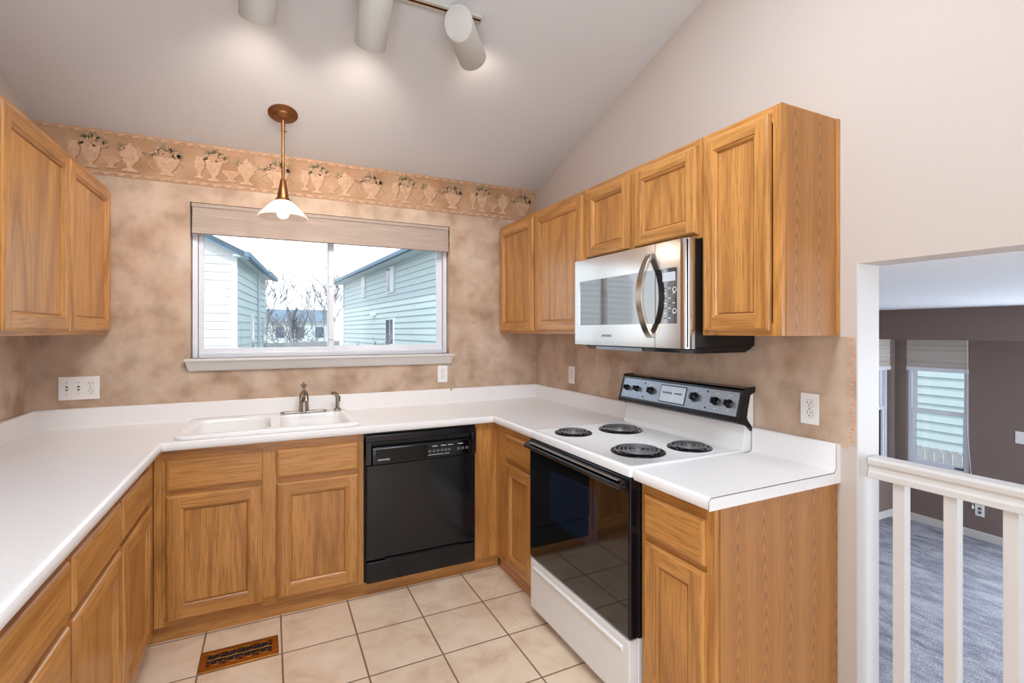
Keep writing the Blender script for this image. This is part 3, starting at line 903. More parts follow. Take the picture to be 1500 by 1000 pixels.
# --- wall cabinets
UD = 0.305
UB, UT = 1.398, 2.168
def wall_cab(wall, u0, u1, zb, zt, doors, label, rails=(), group=None):
    f = face(wall); p = f((u0 + u1) / 2, UD / 2, zb)
    c = thing('wall_cabinet', p, label, 'cabinet', group)
    carcass(wall, u0, u1, zb, zt, UD, c, False, rails)
    for a, b in doors: door_panel('door', wall, a, b, zb + 0.016, zt - 0.024, UD, c, st=0.050)
    return c
wall_cab('right', 0.004, 1.108, UB, UT, ((0.040, 0.534), (0.566, 1.088)), 'long two-door oak wall cabinet in the corner left of the microwave', [('v', 0.52, 0.58)])
wall_cab('right', 1.110, 1.898, 1.779, UT, ((1.128, 1.478), (1.510, 1.880)), 'short two-door oak wall cabinet mounted above the microwave', [('v', 1.46, 1.53)])
c = wall_cab('right', 1.900, 2.232, UB, UT, ((1.914, 2.196),), 'tall single-door oak wall cabinet right of the microwave')
mb = MB(); mb.box(-0.018, -0.0005, -2.239, -2.2325, UB + 0.004, UT - 0.002, 'oz'); mb.build('scribe_moulding', c)
mb = MB(); mb.box(-0.284, -0.02, -2.2352, -2.2325, UB, UT - 0.006, 'ov'); mb.build('end_panel', c)
wall_cab('left', 0.004, 1.212, UB, UT, ((0.030, 0.606), (0.622, 1.200)), 'two-door oak wall cabinet on the left wall beside the urn border', [('v', 0.59, 0.64)])
wall_cab('left', 1.232, 2.10, UB, UT, ((1.245, 1.66), (1.675, 2.085)), 'oak wall cabinet cut off by the left edge of the photo')

# ------------------------------------------------------------------ refrigerator (its edge shows at far left)
fr = thing('refrigerator', (WL + 0.38, -2.79, 0), 'white refrigerator, only its edge showing at far left of the photo', 'refrigerator')
fx = -2.150
mb = MB(); mb.box(WL + 0.03, fx - 0.065, -3.17, -2.41, 0.03, 1.68, 'enamel'); mb.build('body', fr, 0.006)
mb = MB(); mb.box(fx - 0.062, fx, -3.17, -2.41, 1.18, 1.68, 'enamel'); mb.build('door', fr, 0.008)
mb = MB(); mb.box(fx - 0.062, fx, -3.17, -2.41, 0.10, 1.17, 'enamel'); mb.build('door', fr, 0.008)
mb = MB(); mb.box(WL + 0.05, fx - 0.06, -3.15, -2.43, 0.0, 0.09, 'black'); mb.build('base_grille', fr)
for z0, z1 in ((1.22, 1.5), (0.7, 1.13)):
    mb = MB(); mb.tube([(fx - 0.001, -3.12, z0), (fx + 0.03, -3.12, z0 + 0.02), (fx + 0.03, -3.12, z1 - 0.02), (fx - 0.001, -3.12, z1)], 0.009, 'enamel', 10); mb.build('handle', fr)

# ------------------------------------------------------------------ dishwasher
dw = thing('dishwasher', (-1.058, -0.30, 0.08), 'black built-in dishwasher between the sink cabinet and the corner', 'dishwasher')
dx0, dx1 = -1.370, -0.746
mb = MB(); mb.box(dx0, dx1, -0.600, -0.05, 0.079, 0.872, 'black_matte'); mb.build('body', dw)
mb = MB(); mb.box(dx0 + 0.006, dx1 - 0.006, -0.632, -0.600, 0.205, 0.705, 'black'); mb.build('door', dw, 0.005)
mb = MB()
ux0, ux1 = dx0 + 0.002, dx1 - 0.004
mb.box(ux0, ux1, -0.640, -0.600, 0.828, 0.862, 'black')           # top band
mb.box(ux0, ux0 + 0.030, -0.640, -0.600, 0.708, 0.828, 'black')
mb.box(ux1 - 0.026, ux1, -0.640, -0.600, 0.708, 0.828, 'black')
mb.box(ux0 + 0.030, ux1 - 0.026, -0.606, -0.600, 0.708, 0.828, 'black_matte')
# curved lip of the handle pocket
mb.prism([(-0.640, 0.708), (-0.640, 0.788), (-0.630, 0.800), (-0.616, 0.803), (-0.606, 0.800), (-0.606, 0.708)], 'x', ux0 + 0.034, ux1 - 0.030, 'black', True)
mb.build('control_panel', dw, 0.003, sharp=40)
mb = MB(); mb.box(ux0 + 0.05, ux0 + 0.33, -0.6415, -0.640, 0.716, 0.786, 'pan'); mb.box(ux0 + 0.335, ux1 - 0.045, -0.6415, -0.640, 0.716, 0.794, 'black_glass')
for x, w in ((-1.01, .03), (-0.96, .03), (-0.92, .03), (-0.86, .03)):
    mb.box(x, x + w, -0.6419, -0.6414, 0.774, 0.777, 'text_white')
for x, w in ((-1.035, .09), (-0.94, .03)):
    mb.box(x, x + w, -0.6419, -0.6414, 0.728, 0.730, 'text_white')
mb.build('fascia_plate', dw)
for k in range(4):
    x = ux0 + 0.335 + k * 0.024
    mb = MB(); mb.box(x, x + 0.016, -0.643, -0.6415, 0.742, 0.756, 'text_grey'); mb.build('button', dw)
for x in (-0.94, -0.92, -0.865, -0.84, -0.815):
    mb = MB(); mb.box(x, x + 0.016, -0.643, -0.6415, 0.742, 0.756, 'text_grey'); mb.build('button', dw)
text_mesh('KENMORE', 0.014, (ux0 + 0.092, -0.6420, 0.731), (1, 0, 0), (0, 0, 1), 'text_white', 'brand_lettering', dw)
mb = MB(); mb.box(dx0 + 0.008, dx1 - 0.006, -0.628, -0.600, 0.081, 0.192, 'black'); mb.build('kick_panel', dw, 0.004)
mb = MB(); mb.tube([(dx0 + 0.10, -0.634, 0.2005), (dx1 - 0.09, -0.634, 0.2005)], 0.0035, 'pan', 8); mb.build('trim_rod', dw)

# ------------------------------------------------------------------ range
rg = thing('electric_range', (-0.33, (RY0 + RY1) / 2, 0), 'white electric coil range with a black oven door', 'range')
ry0, ry1 = RY0 - 0.003, RY1 + 0.003     # -1.125 .. -1.891
mb = MB()
mb.box(-0.615, -0.01, ry1, ry0, 0.035, 0.296, 'enamel'); mb.box(-0.615, -0.01, ry1, ry0, 0.296, 0.888, 'black_matte')
for x in (-0.56, -0.08):
    for y in (ry0 - 0.05, ry1 + 0.05): mb.box(x - 0.02, x + 0.02, y - 0.02, y + 0.02, 0.0, 0.035, 'black')
mb.build('body', rg, 0.003)
mb = MB(); mb.box(-0.655, -0.615, ry1, ry0, 0.300, 0.882, 'black'); mb.build('oven_door', rg, 0.004)
od = rg.children[-1] if rg.children else None
mb = MB(); mb.box(-0.6575, -0.655, ry1 + 0.008, ry0 - 0.008, 0.306, 0.835, 'black_glass'); g_ = mb.build('door_glass', rg, 0.001)
mb = MB(); mb.prism([(y, z) for y, z in rrect(-1.70, -1.32, 0.545, 0.775, 0.03)], 'x', -0.6581, -0.6575, 'oven_window'); mb.build('oven_window', rg)
mb = MB()
mb.prism([(-0.655, 0.842), (-0.655, 0.870), (-0.668, 0.872), (-0.694, 0.862), (-0.698, 0.852), (-0.692, 0.842)], 'y', ry0 - 0.012, ry1 + 0.012, 'black')
mb.build('door_handle', rg, 0.002)
mb = MB(); mb.box(-0.690, -0.664, ry1 + 0.03, ry0 - 0.05, 0.8715, 0.8725, 'nickel'); mb.build('handle_strip', rg)
# storage drawer with a recessed pull along the top
mb = MB()
mb.prism([(-0.615, 0.045), (-0.648, 0.045), (-0.654, 0.052), (-0.654, 0.285), (-0.648, 0.292), (-0.615, 0.292)], 'y', ry0 - 0.006, ry1 + 0.006, 'enamel')
mb.prism([(-0.654, 0.235), (-0.654, 0.262), (-0.664, 0.256), (-0.660, 0.240)], 'y', ry0 - 0.04, ry1 + 0.04, 'enamel')
mb.build('storage_drawer', rg, 0.003)
# cooktop
mb = MB()
cz = 0.922
o1 = rrect(-0.653, -0.012, ry1, ry0, 0.014)
def lp(i, z, r): return [(x, y, z) for x, y in rrect(-0.653 + i, -0.012 - i * 0.4, ry1 + i, ry0 - i, r)]
L = [lp(0, 0.886, 0.014), lp(0, 0.914, 0.014), lp(0.003, 0.920, 0.014), lp(0.008, cz, 0.014), lp(0.020, cz, 0.014), lp(0.028, cz - 0.006, 0.02)]
n = len(L[0]); v = [p for l_ in L for p in l_]
f = [(j * n + i, j * n + (i + 1) % n, (j + 1) * n + (i + 1) % n, (j + 1) * n + i) for j in range(len(L) - 1) for i in range(n)]
f += [tuple(range((len(L) - 1) * n, len(L) * n)), tuple(range(n))]
mb.add(v, f, 'enamel', True)
mb.build('cooktop', rg, sharp=50)
zt_ = cz - 0.006
def burner(x, y, r):
    mb = MB()
    mb.lathe([(r + 0.016, 0.0), (r + 0.015, 0.004), (r + 0.009, 0.005), (r + 0.003, 0.001), (r * 0.5, -0.001 + 0.002), (0.0, 0.001)], (x, y, zt_), (0, 0, 1), 'pan', 40)
    b = mb.build('burner', rg)
    cb = MB(); pts = []
    turns = 4.5 if r > 0.085 else 3.5
    N = int(turns * 26)
    for i in range(N + 1):
        a = 2 * PI * turns * i / N
        rr = 0.018 + (r - 0.018) * i / N
        pts.append((x + rr * math.cos(a), y + rr * math.sin(a), zt_ + 0.010))
    cb.tube(pts, 0.0042, 'coil', 7)
    cb.build('heating_coil', b)
    ca = MB(); ca.lathe([(0.0, 0.013), (0.014, 0.013), (0.016, 0.010), (0.016, 0.004)], (x, y, zt_), (0, 0, 1), 'coil', 20)
    for k in range(3):
        a = 2 * PI * k / 3 + 0.5
        ca.box(x - 0.001, x + 0.001, y - 0.001, y + 0.001, zt_, zt_ + 0.006, 'coil')
        ca.tube([(x, y, zt_ + 0.005), (x + r * math.cos(a), y + r * math.sin(a), zt_ + 0.005)], 0.0022, 'coil', 6)
    ca.build('coil_support', b)
burner(-0.487, -1.262, 0.076)
burner(-0.230, -1.300, 0.094)
burner(-0.452, -1.694, 0.096)
burner(-0.205, -1.733, 0.078)
# backguard: white riser and tilted black console
mb = MB()
mb.prism([(-0.075, cz - 0.01), (-0.066, 0.940), (-0.052, 1.035), (-0.030, 1.150), (-0.004, 1.158), (-0.004, 0.895), (-0.012, 0.895)], 'y', ry0, ry1, 'enamel')
mb.build('backguard', rg, 0.004)
mb = MB()
con = [(-0.088, 1.030), (-0.100, 1.040), (-0.098, 1.052), (-0.066, 1.168), (-0.058, 1.176), (-0.004, 1.178), (-0.004, 1.160), (-0.026, 1.152), (-0.040, 1.060), (-0.056, 1.044)]
mb.prism(con, 'y', ry0 + 0.001, ry1 - 0.0, 'black')
mb.build('console_housing', rg, 0.003)
# end caps, swooping forward at the bottom
for s_, yy in ((1, ry0), (-1, ry1)):
    mb = MB()
    cap = [(-0.100, 1.034), (-0.103, 1.044), (-0.068, 1.172), (-0.060, 1.180), (0.0, 1.182), (0.0, 1.160), (-0.030, 1.148), (-0.052, 1.062), (-0.046, 1.046), (-0.016, 1.012), (-0.018, 0.998), (-0.030, 1.000), (-0.060, 1.024)]
    mb.prism(cap, 'y', yy, yy + s_ * 0.006, 'black')
    mb.build('end_cap', rg, 0.002)
# console face basis
cA = Vector((-0.0985, 0, 1.054)); cB = Vector((-0.0672, 0, 1.164))
cu = (cB - cA).normalized(); cn = Vector((-cu.z, 0, cu.x))   # outward normal
clen = (cB - cA).length
def CT(u, n, w):   # u along -y from the left end, n out of face, w up the face
    p = cA + cu * w + cn * n
    return (p.x, ry0 - u, p.z)
Wc = ry0 - ry1
mb = MB(CT); mb.box(0.014, Wc - 0.012, -0.002, 0.0014, 0.008, clen - 0.006, 'console')
for u, w in ((0.178, 0.09), (0.178, 0.018), (0.585, 0.092), (0.585, 0.020)):
    mb.box(u, u + 0.008, 0.0013, 0.0026, w, w + 0.008, 'black')
for u in (0.050, 0.126, 0.235, 0.520, 0.640, 0.710):
    mb.box(u - 0.010, u + 0.010, 0.0013, 0.0020, 0.090, 0.0925, 'text_white'); mb.box(u - 0.004, u + 0.004, 0.0013, 0.0020, 0.024, 0.028, 'text_white')
mb.build('control_face', rg)
mb = MB(CT); mb.box(0.010, Wc - 0.010, -0.001, 0.004, -0.003, 0.005, 'pan'); mb.build('lower_trim', rg, 0.001)
def knob(u, w, r, dial=False):
    mb = MB(CT)
    seg = 24
    def ringv(rad, n): return [(u + rad * math.cos(2 * PI * k / seg), n, w + rad * math.sin(2 * PI * k / seg)) for k in range(seg)]
    ls = [ringv(r, 0.0014), ringv(r, 0.006), ringv(r * 0.82, 0.009), ringv(r * 0.74, 0.022), ringv(r * 0.66, 0.025)]
    v = [p for l_ in ls for p in l_]
    f = [(j * seg + i, j * seg + (i + 1) % seg, (j + 1) * seg + (i + 1) % seg, (j + 1) * seg + i) for j in range(4) for i in range(seg)]
    f.append(tuple(range(4 * seg, 5 * seg)))
    mb.add(v, f, 'black', True)
    mb.box(u - 0.003, u + 0.003, 0.022, 0.032, w - r * 0.72, w + r * 0.72, 'black')
    if dial:
        for k in range(14):
            a = 2 * PI * k / 16 + 0.6
            cx, cw = u + r * 0.9 * math.cos(a), w + r * 0.9 * math.sin(a)
            mb.box(cx - 0.0012, cx + 0.0012, 0.006, 0.0078, cw - 0.0012, cw + 0.0012, 'text_white')
    return mb.build('control_knob', rg, sharp=40)
for u, w, r, dl in ((0.050, 0.058, 0.0155, False), (0.126, 0.060, 0.0155, False), (0.235, 0.060, 0.020, True), (0.520, 0.062, 0.022, True), (0.640, 0.058, 0.0185, False), (0.710, 0.056, 0.0185, False)):
    knob(u, w, r, dl)
mb = MB(CT)
mb.box(0.298, 0.468, 0.0014, 0.0030, 0.014, clen - 0.014, 'black'); mb.box(0.303, 0.463, 0.0029, 0.0036, 0.019, clen - 0.019, 'clock')
for k in range(9):
    mb.box(0.315 + k * 0.0075, 0.320 + k * 0.0075, 0.0035, 0.0040, 0.060 - 0.002 * (k % 3), 0.066 + 0.002 * (k % 2), 'black')
    mb.box(0.395 + k * 0.0055, 0.399 + k * 0.0055, 0.0035, 0.0040, 0.060 - 0.002 * (k % 2), 0.066 + 0.001 * (k % 3), 'black')
mb.build('clock_window', rg)

# ------------------------------------------------------------------ microwave
mw = thing('microwave', (-0.2, -1.51, 1.34), 'stainless steel over-the-range microwave with curved handle', 'microwave')
my0, my1 = -1.126, -1.896
mz0, mz1 = 1.346, 1.774
mxf = -0.388
mb = MB(); mb.box(mxf + 0.045, -0.004, my1, my0, mz0 + 0.004, mz1, 'black_matte')
mb.build('body', mw, 0.003)
mb = MB(); mb.box(mxf + 0.010, mxf + 0.045, my1 + 0.004, my0 - 0.004, mz0 + 0.004, mz1 - 0.004, 'black'); mb.build('front_frame', mw)
yd = -1.722   # split between door and control panel
mb = MB()
wz0, wz1 = mz0 + 0.098, mz1 - 0.108
wy0, wy1 = my0 - 0.038, yd + 0.000
for a in ((my0, wy0, mz0, mz1), (wy0, wy1, mz0, wz0), (wy0, wy1, wz1, mz1)):
    mb.box(mxf, mxf + 0.030, a[1], a[0], a[2], a[3], 'steel')
mb.build('door', mw)
mb = MB(); mb.box(mxf + 0.003, mxf + 0.010, wy1 + 0.001, wy0, wz0, wz1, 'mirror_glass'); mb.build('door_window', mw)
# control side: steel surround with rounded outer edge
cy0, cy1 = yd - 0.003, my1
pz0, pz1 = wz0, wz1
py1 = cy1 + 0.048
mb = MB()
mb.box(mxf, mxf + 0.030, cy1 + 0.03, cy0, mz0, pz0, 'steel'); mb.box(mxf, mxf + 0.030, cy1 + 0.03, cy0, pz1, mz1, 'steel')
mb.box(mxf, mxf + 0.030, cy1 + 0.03, py1, pz0, pz1, 'steel')
arc = [(mxf + 0.030, cy1 + 0.03)] + [(mxf + 0.03 - 0.03 * math.sin(a), cy1 + 0.03 - 0.03 * math.cos(a)) for a in [PI / 2 * (1 - k / 6) for k in range(7)]]
mb.prism([(x, y) for x, y in arc], 'z', mz0, mz1, 'steel', True)
mb.box(mxf + 0.030, mxf + 0.045, cy1, cy1 + 0.01, mz0, mz1, 'steel')
mb.build('control_surround', mw, sharp=50)
mb = MB(); mb.box(mxf + 0.003, mxf + 0.010, py1, cy0, pz0, pz1, 'mirror_glass'); mb.build('control_panel', mw)
mb = MB(); mb.box(mxf + 0.0022, mxf + 0.003, py1 + 0.012, cy0 - 0.040, pz1 - 0.052, pz1 - 0.016, 'clock'); mb.build('display', mw)
mb = MB()
random.seed(9)
for r_ in range(7):
    for q in range(3):
        yy = py1 + 0.014 + q * 0.024; zz = pz0 + 0.02 + r_ * 0.020
        mb.box(mxf + 0.0024, mxf + 0.003, yy, yy + 0.012, zz, zz + 0.004, 'text_white' if (r_ + q) % 2 else 'text_grey')
mb.build('keypad_markings', mw)
for zz in (pz0 + 0.05, pz0 + 0.135):
    mb = MB(); mb.lathe([(0.010, 0.0), (0.011, 0.0008), (0.008, 0.0008), (0.008, 0.0)], (mxf + 0.003, py1 + 0.016, zz), (-1, 0, 0), 'text_white', 20); mb.build('dial_ring', mw)
# curved handle
hp = []
for k in range(17):
    t = k / 16
    hp.append((mxf - 0.008 - 0.052 * math.sin(PI * t) ** 0.8, yd + 0.024, mz0 + 0.050 + t * (mz1 - mz0 - 0.098)))
mb = MB()
prev = None
w_ = 0.018
verts = []
for i, p in enumerate(hp):
    a = hp[max(i - 1, 0)]; b = hp[min(i + 1, 16)]
    tx, tz = b[0] - a[0], b[2] - a[2]; l_ = math.hypot(tx, tz); nx, nz = -tz / l_, tx / l_
    for (s1, s2) in ((-1, -1), (1, -1), (1, 1), (-1, 1)):
        verts.append((p[0] + nx * 0.007 * s2, p[1] + w_ * s1, p[2] + nz * 0.007 * s2))
fc = [(i * 4 + k, i * 4 + (k + 1) % 4, (i + 1) * 4 + (k + 1) % 4, (i + 1) * 4 + k) for i in range(16) for k in range(4)] + [(0, 1, 2, 3), (64, 65, 66, 67)]
mb.add(verts, fc, 'nickel', True)
for p in (hp[0], hp[-1]): mb.box(mxf - 0.012, mxf, p[1] - w_, p[1] + w_, p[2] - 0.010, p[2] + 0.010, 'nickel')
mb.build('door_handle', mw, 0.002, sharp=50)
text_mesh('SAMSUNG', 0.017, (mxf - 0.0004, -1.395, mz0 + 0.046), (0, -1, 0), (0, 0, 1), 'text_grey', 'brand_lettering', mw)
# grease filter / vent underneath
mb = MB()
mb.prism([(mxf + 0.03, mz0 + 0.004), (mxf + 0.035, mz0 - 0.006), (mxf + 0.05, mz0 - 0.020), (-0.06, mz0 - 0.020), (-0.02, mz0 - 0.004), (-0.02, mz0 + 0.004)], 'y', my0 - 0.05, my1 + 0.001, 'black')
mb.build('vent_base', mw, 0.002)
mb = MB(); mb.box(mxf + 0.036, mxf + 0.043, -1.60, -1.26, mz0 - 0.022, mz0 - 0.004, 'console'); mb.build('light_lens', mw, 0.001)

# ------------------------------------------------------------------ outlets and switches
def outlet(wall, u, z, label, scale=1.0):
    f = face(wall)
    root = thing('wall_outlet', f(u, 0, z), label, 'outlet')
    mb = MB(f); mb.box(u - 0.035, u + 0.035, 0.0003, 0.006, z - 0.058, z + 0.058, 'plastic'); mb.build('cover_plate', root, 0.002)
    duplex(f, u, z, root)
    return root
def duplex(f, u, z, root):
    for dz in (-0.0195, 0.0195):
        mb = MB(f)
        pts = [(u + max(-0.0135, min(0.0135, 0.0172 * math.cos(a))), z + dz + 0.0145 * math.sin(a)) for a in [2 * PI * k / 24 for k in range(24)]]
        v = [(a, 0.006, b) for a, b in pts] + [(a, 0.0075, b) for a, b in pts]
        nn = len(pts)
        mb.add(v, [tuple(range(nn, 2 * nn))] + [(i, (i + 1) % nn, nn + (i + 1) % nn, nn + i) for i in range(nn)], 'plastic')
        for du in (-0.006, 0.006): mb.box(u + du - 0.0012, u + du + 0.0012, 0.0072, 0.0078, z + dz, z + dz + 0.008, 'slot')
        mb.box(u - 0.002, u + 0.002, 0.0072, 0.0078, z + dz - 0.009, z + dz - 0.004, 'slot')
        nn = len(pts)
        ring = [(u + (a - u) * 1.06, z + dz + (b - z - dz) * 1.06) for a, b in pts]
        mb.add([(a, 0.0061, b) for a, b in ring], [tuple(range(nn))], 'text_grey')
        mb.build('receptacle', root)
    mb = MB(f); mb.box(u - 0.002, u + 0.002, 0.006, 0.0072, z - 0.002, z + 0.002, 'text_grey'); mb.build('screw', root)
outlet('back', -0.7435, 1.117, 'white duplex outlet on the back wall below the window corner')
outlet('right', 0.497, 1.121, 'white duplex outlet left of the range, under the corner wall cabinet')
outlet('right', 2.130, 1.124, 'white duplex outlet above the short counter right of the range')
f = face('back')
sw = thing('switch_plate', (-2.7065, 0, 1.118), 'white three-gang plate with two switches and an outlet in the left corner', 'switch plate')
mb = MB(f); mb.box(-2.790, -2.623, 0.0003, 0.006, 1.058, 1.178, 'plastic'); mb.build('cover_plate', sw, 0.002)
for u, up in ((-2.756, 1), (-2.709, -1)):
    mb = MB(f); mb.box(u - 0.005, u + 0.005, 0.0058, 0.0066, 1.118 - 0.012, 1.118 + 0.012, 'text_grey')
    mb.prism([(u - 0.004, 1.114), (u + 0.004, 1.114), (u + 0.004, 1.122), (u - 0.004, 1.122)], 'y', 0.006, 0.014, 'plastic')
    mb.build('toggle', sw)
    for dz in (-0.030, 0.030):
        mb = MB(f); mb.box(u - 0.002, u + 0.002, 0.006, 0.0070, 1.116 + dz, 1.120 + dz, 'text_grey'); mb.build('screw', sw)
duplex(f, -2.659, 1.118, sw)

# ------------------------------------------------------------------ floor register
vt = thing('floor_register', (-1.934, -0.832, 0), 'brass scrollwork floor register set in the tile before the sink cabinet', 'floor vent')
vx0, vx1, vy0, vy1 = -2.086, -1.784, -0.905, -0.758
mb = MB()
ix0, ix1, iy0, iy1 = vx0 + 0.026, vx1 - 0.026, vy0 + 0.030, vy1 - 0.026
for a in ((vx0, vx1, vy0, iy0), (vx0, vx1, iy1, vy1), (vx0, ix0, iy0, iy1), (ix1, vx1, iy0, iy1)):
    mb.box(a[0], a[1], a[2], a[3], 0.0, 0.006, 'brass')
mb.build('frame', vt, 0.002)
mb = MB(); mb.box(ix0, ix1, iy0, iy1, 0.0002, 0.0012, 'duct_shade'); mb.build('duct_shade_sheet', vt)  # dark sheet painted in for the shade down the duct
mb = MB()
cxs = [ix0 + (ix1 - ix0) * (k + 0.5) / 4 for k in range(4)]
h2 = (iy1 - iy0) / 2; ym = (iy0 + iy1) / 2
for cx in cxs:
    for s_ in (-1, 1):
        pts = []
        for k in range(19):
            a = PI * 1.65 * k / 18
            r_ = h2 * 0.50 * (1 - 0.55 * k / 18)
            pts.append((cx + r_ * math.sin(a) * s_, ym + s_ * (h2 * 0.52 + r_ * -math.cos(a)), 0.0045))
        mb.tube(pts, 0.0028, 'brass', 6)
        pts = [(cx - s_ * 0.001 + (0.030 * math.cos(a)) * -s_, ym + s_ * (h2 * 0.45 + h2 * 0.5 * math.sin(a)), 0.0045) for a in [PI * k / 12 for k in range(13)]]
        mb.tube(pts, 0.0024, 'brass', 6)
mb.tube([(ix0, ym, 0.0045), (ix1, ym, 0.0045)], 0.0022, 'brass', 6)
mb.build('scrollwork', vt)

# ------------------------------------------------------------------ pendant lamp
px, py = -1.755, -0.360
pz = zc(py)
pd = thing('pendant_lamp', (px, py, pz), 'bronze pendant lamp with a ribbed glass shade hanging over the sink', 'pendant lamp')
nrm = Vector((0, -SL, -1)).normalized()
mb = MB(); mb.lathe([(0.074, 0.0), (0.074, 0.006), (0.066, 0.012), (0.046, 0.016), (0.040, 0.024), (0.024, 0.030), (0.010, 0.034), (0.0, 0.035)], (px, py, pz), nrm, 'bronze', 40)
mb.build('canopy', pd)
mb = MB(); mb.tube([(px, py, pz - 0.03), (px, py, 2.232)], 0.0075, 'bronze', 12); mb.tube([(px, py, pz - 0.045), (px, py, pz - 0.10)], 0.0098, 'bronze', 12)
mb.tube([(px + 0.006, py, pz - 0.095), (px + 0.02, py, pz - 0.095)], 0.003, 'bronze', 8); mb.build('rod', pd)
mb = MB(); mb.lathe([(0.0, 2.236), (0.010, 2.234), (0.014, 2.226), (0.030, 2.128), (0.038, 2.124), (0.040, 2.118), (0.036, 2.112), (0.0, 2.112)], (px, py, 0), (0, 0, 1), 'bronze', 28)
mb.build('socket_cone', pd)
mb = MB()
seg = 96
ps = [(0.036, 2.116), (0.060, 2.098), (0.090, 2.066), (0.117, 2.036), (0.122, 2.026)]
v = []
for r_, z in ps:
    for k in range(seg):
        q = r_ + (0.0016 if k % 2 else 0) * (1 if z > 2.03 else 0)
        a = 2 * PI * k / seg
        v.append((px + q * math.cos(a), py + q * math.sin(a), z))
mb.add(v, [(i * seg + k, i * seg + (k + 1) % seg, (i + 1) * seg + (k + 1) % seg, (i + 1) * seg + k) for i in range(4) for k in range(seg)], 'shade_glass', True)
mb.tube([(px + 0.1225 * math.cos(a), py + 0.1225 * math.sin(a), 2.026) for a in [2 * PI * k / 48 for k in range(48)]], 0.0022, 'shade_glass', 6, True)
so = mb.build('glass_shade', pd, sharp=80)
mb = MB()
mb.lathe([(0.0, 2.020), (0.014, 2.0225), (0.026, 2.031), (0.031, 2.046), (0.028, 2.062), (0.018, 2.080), (0.013, 2.095), (0.013, 2.112)], (px, py, 0), (0, 0, 1), 'bulb', 24)
mb.build('light_bulb', pd)
pl = lamp('pendant_glow', 'POINT', (px, py, 2.045), 4.0, (1.0, 0.87, 0.72), None, shadow_soft_size=0.035)
pl.location = Vector((px, py, 2.045)) - Vector((px, py, pz)); pl.parent = pd

# ------------------------------------------------------------------ track light
ty = -1.212
tz = zc(ty)
tl = thing('track_light', (-1.45, ty, tz), 'white ceiling track light with three cylinder heads aimed at the window wall', 'track light')
ex = Vector((1, 0, 0)); en = nrm; ey = Vector((0, 1, -SL)).normalized()
def TK(u, n, w):  # u along x, n down from the ceiling, w toward the back wall
    p = Vector((0, ty, tz)) + ex * u + en * n + ey * w
    return tuple(p)
mb = MB(TK)
mb.box(-2.05, -0.955, 0.0, 0.020, -0.018, -0.006, 'lamp_grey'); mb.box(-2.05, -0.955, 0.0, 0.020, 0.006, 0.018, 'lamp_grey')
mb.box(-2.05, -0.955, 0.0, 0.006, -0.006, 0.006, 'bronze')
mb.box(-2.05, -0.957, 0.006, 0.018, -0.006, -0.004, 'brass'); mb.box(-2.05, -0.957, 0.006, 0.018, 0.004, 0.006, 'brass')
mb.build('track', tl, 0.001)
def head(xh, direction, back, length=0.25, rad=0.066, power=15):
    d = Vector(direction).normalized()
    piv = Vector(TK(xh, 0.045, 0))
    start = piv - d * back + Vector((0, 0, -0.035))
    mb = MB(); 
    # slanted rear end: an elongated cap
    a = Vector((0, 0, 1)); side = d.cross(a).normalized(); upv = side.cross(d)
    seg = 40; rows = []
    for t, tilt, rr in ((0.0, 0.55, rad * 0.97), (0.004, 0.55, rad), (length, 0.0, rad), (length, 0.0, rad * 0.94), (length - 0.03, 0.0, rad * 0.92)):
        rows.append([start + d * (t + (rad - rad * math.sin(2 * PI * k / seg)) * tilt * 0.0 + tilt * rad * (1 + math.sin(2 * PI * k / seg)) * -1.0 * 0 + tilt * rad * (1 - math.sin(2 * PI * k / seg))) + side * rr * math.cos(2 * PI * k / seg) + upv * rr * math.sin(2 * PI * k / seg) for k in range(seg)])
    v = [tuple(p) for r_ in rows for p in r_]
    f = [(i * seg + k, i * seg + (k + 1) % seg, (i + 1) * seg + (k + 1) % seg, (i + 1) * seg + k) for i in range(4) for k in range(seg)]
    f.append(tuple(range(seg)))
    mb.add(v, f[:seg * 2] + [f[-1]], 'lamp_grey', True)
    mb.add(v, f[seg * 2:-1], 'slot', True)
    h = mb.build('lamp_head', tl, sharp=40)
    mb = MB(); c_ = start + d * (length - 0.045)
    mb.lathe([(0.0, 0.012), (rad * 0.6, 0.006), (rad * 0.90, 0.0)], c_, d, 'spot_bulb', 28); mb.build('reflector_bulb', h)
    mb = MB()
    mb.tube([TK(xh, 0.012, 0), tuple(piv), tuple(start + d * (back + 0.02))], 0.009, 'lamp_grey', 10)
    mb.box(piv.x - 0.028, piv.x + 0.028, piv.y - 0.016, piv.y + 0.016, piv.z + 0.006, piv.z + 0.026, 'lamp_grey')
    mb.build('swivel_bracket', h)
    lo_ = c_ + d * 0.05
    sp_ = lamp('track_spot', 'SPOT', lo_ - Vector(tl['_w']), power * 1.3, (1.0, 0.86, 0.74), d, spot_size=R(115), spot_blend=0.9, shadow_soft_size=0.05)
    sp_.parent = tl
head(-1.855, (-0.05, 0.80, -0.62), 0.12, 0.290)
head(-1.425, (0.0, 0.80, -0.60), 0.12, 0.290)
head(-1.06, (0.62, 0.76, -0.22), 0.06, 0.25, 0.066, 1.2)

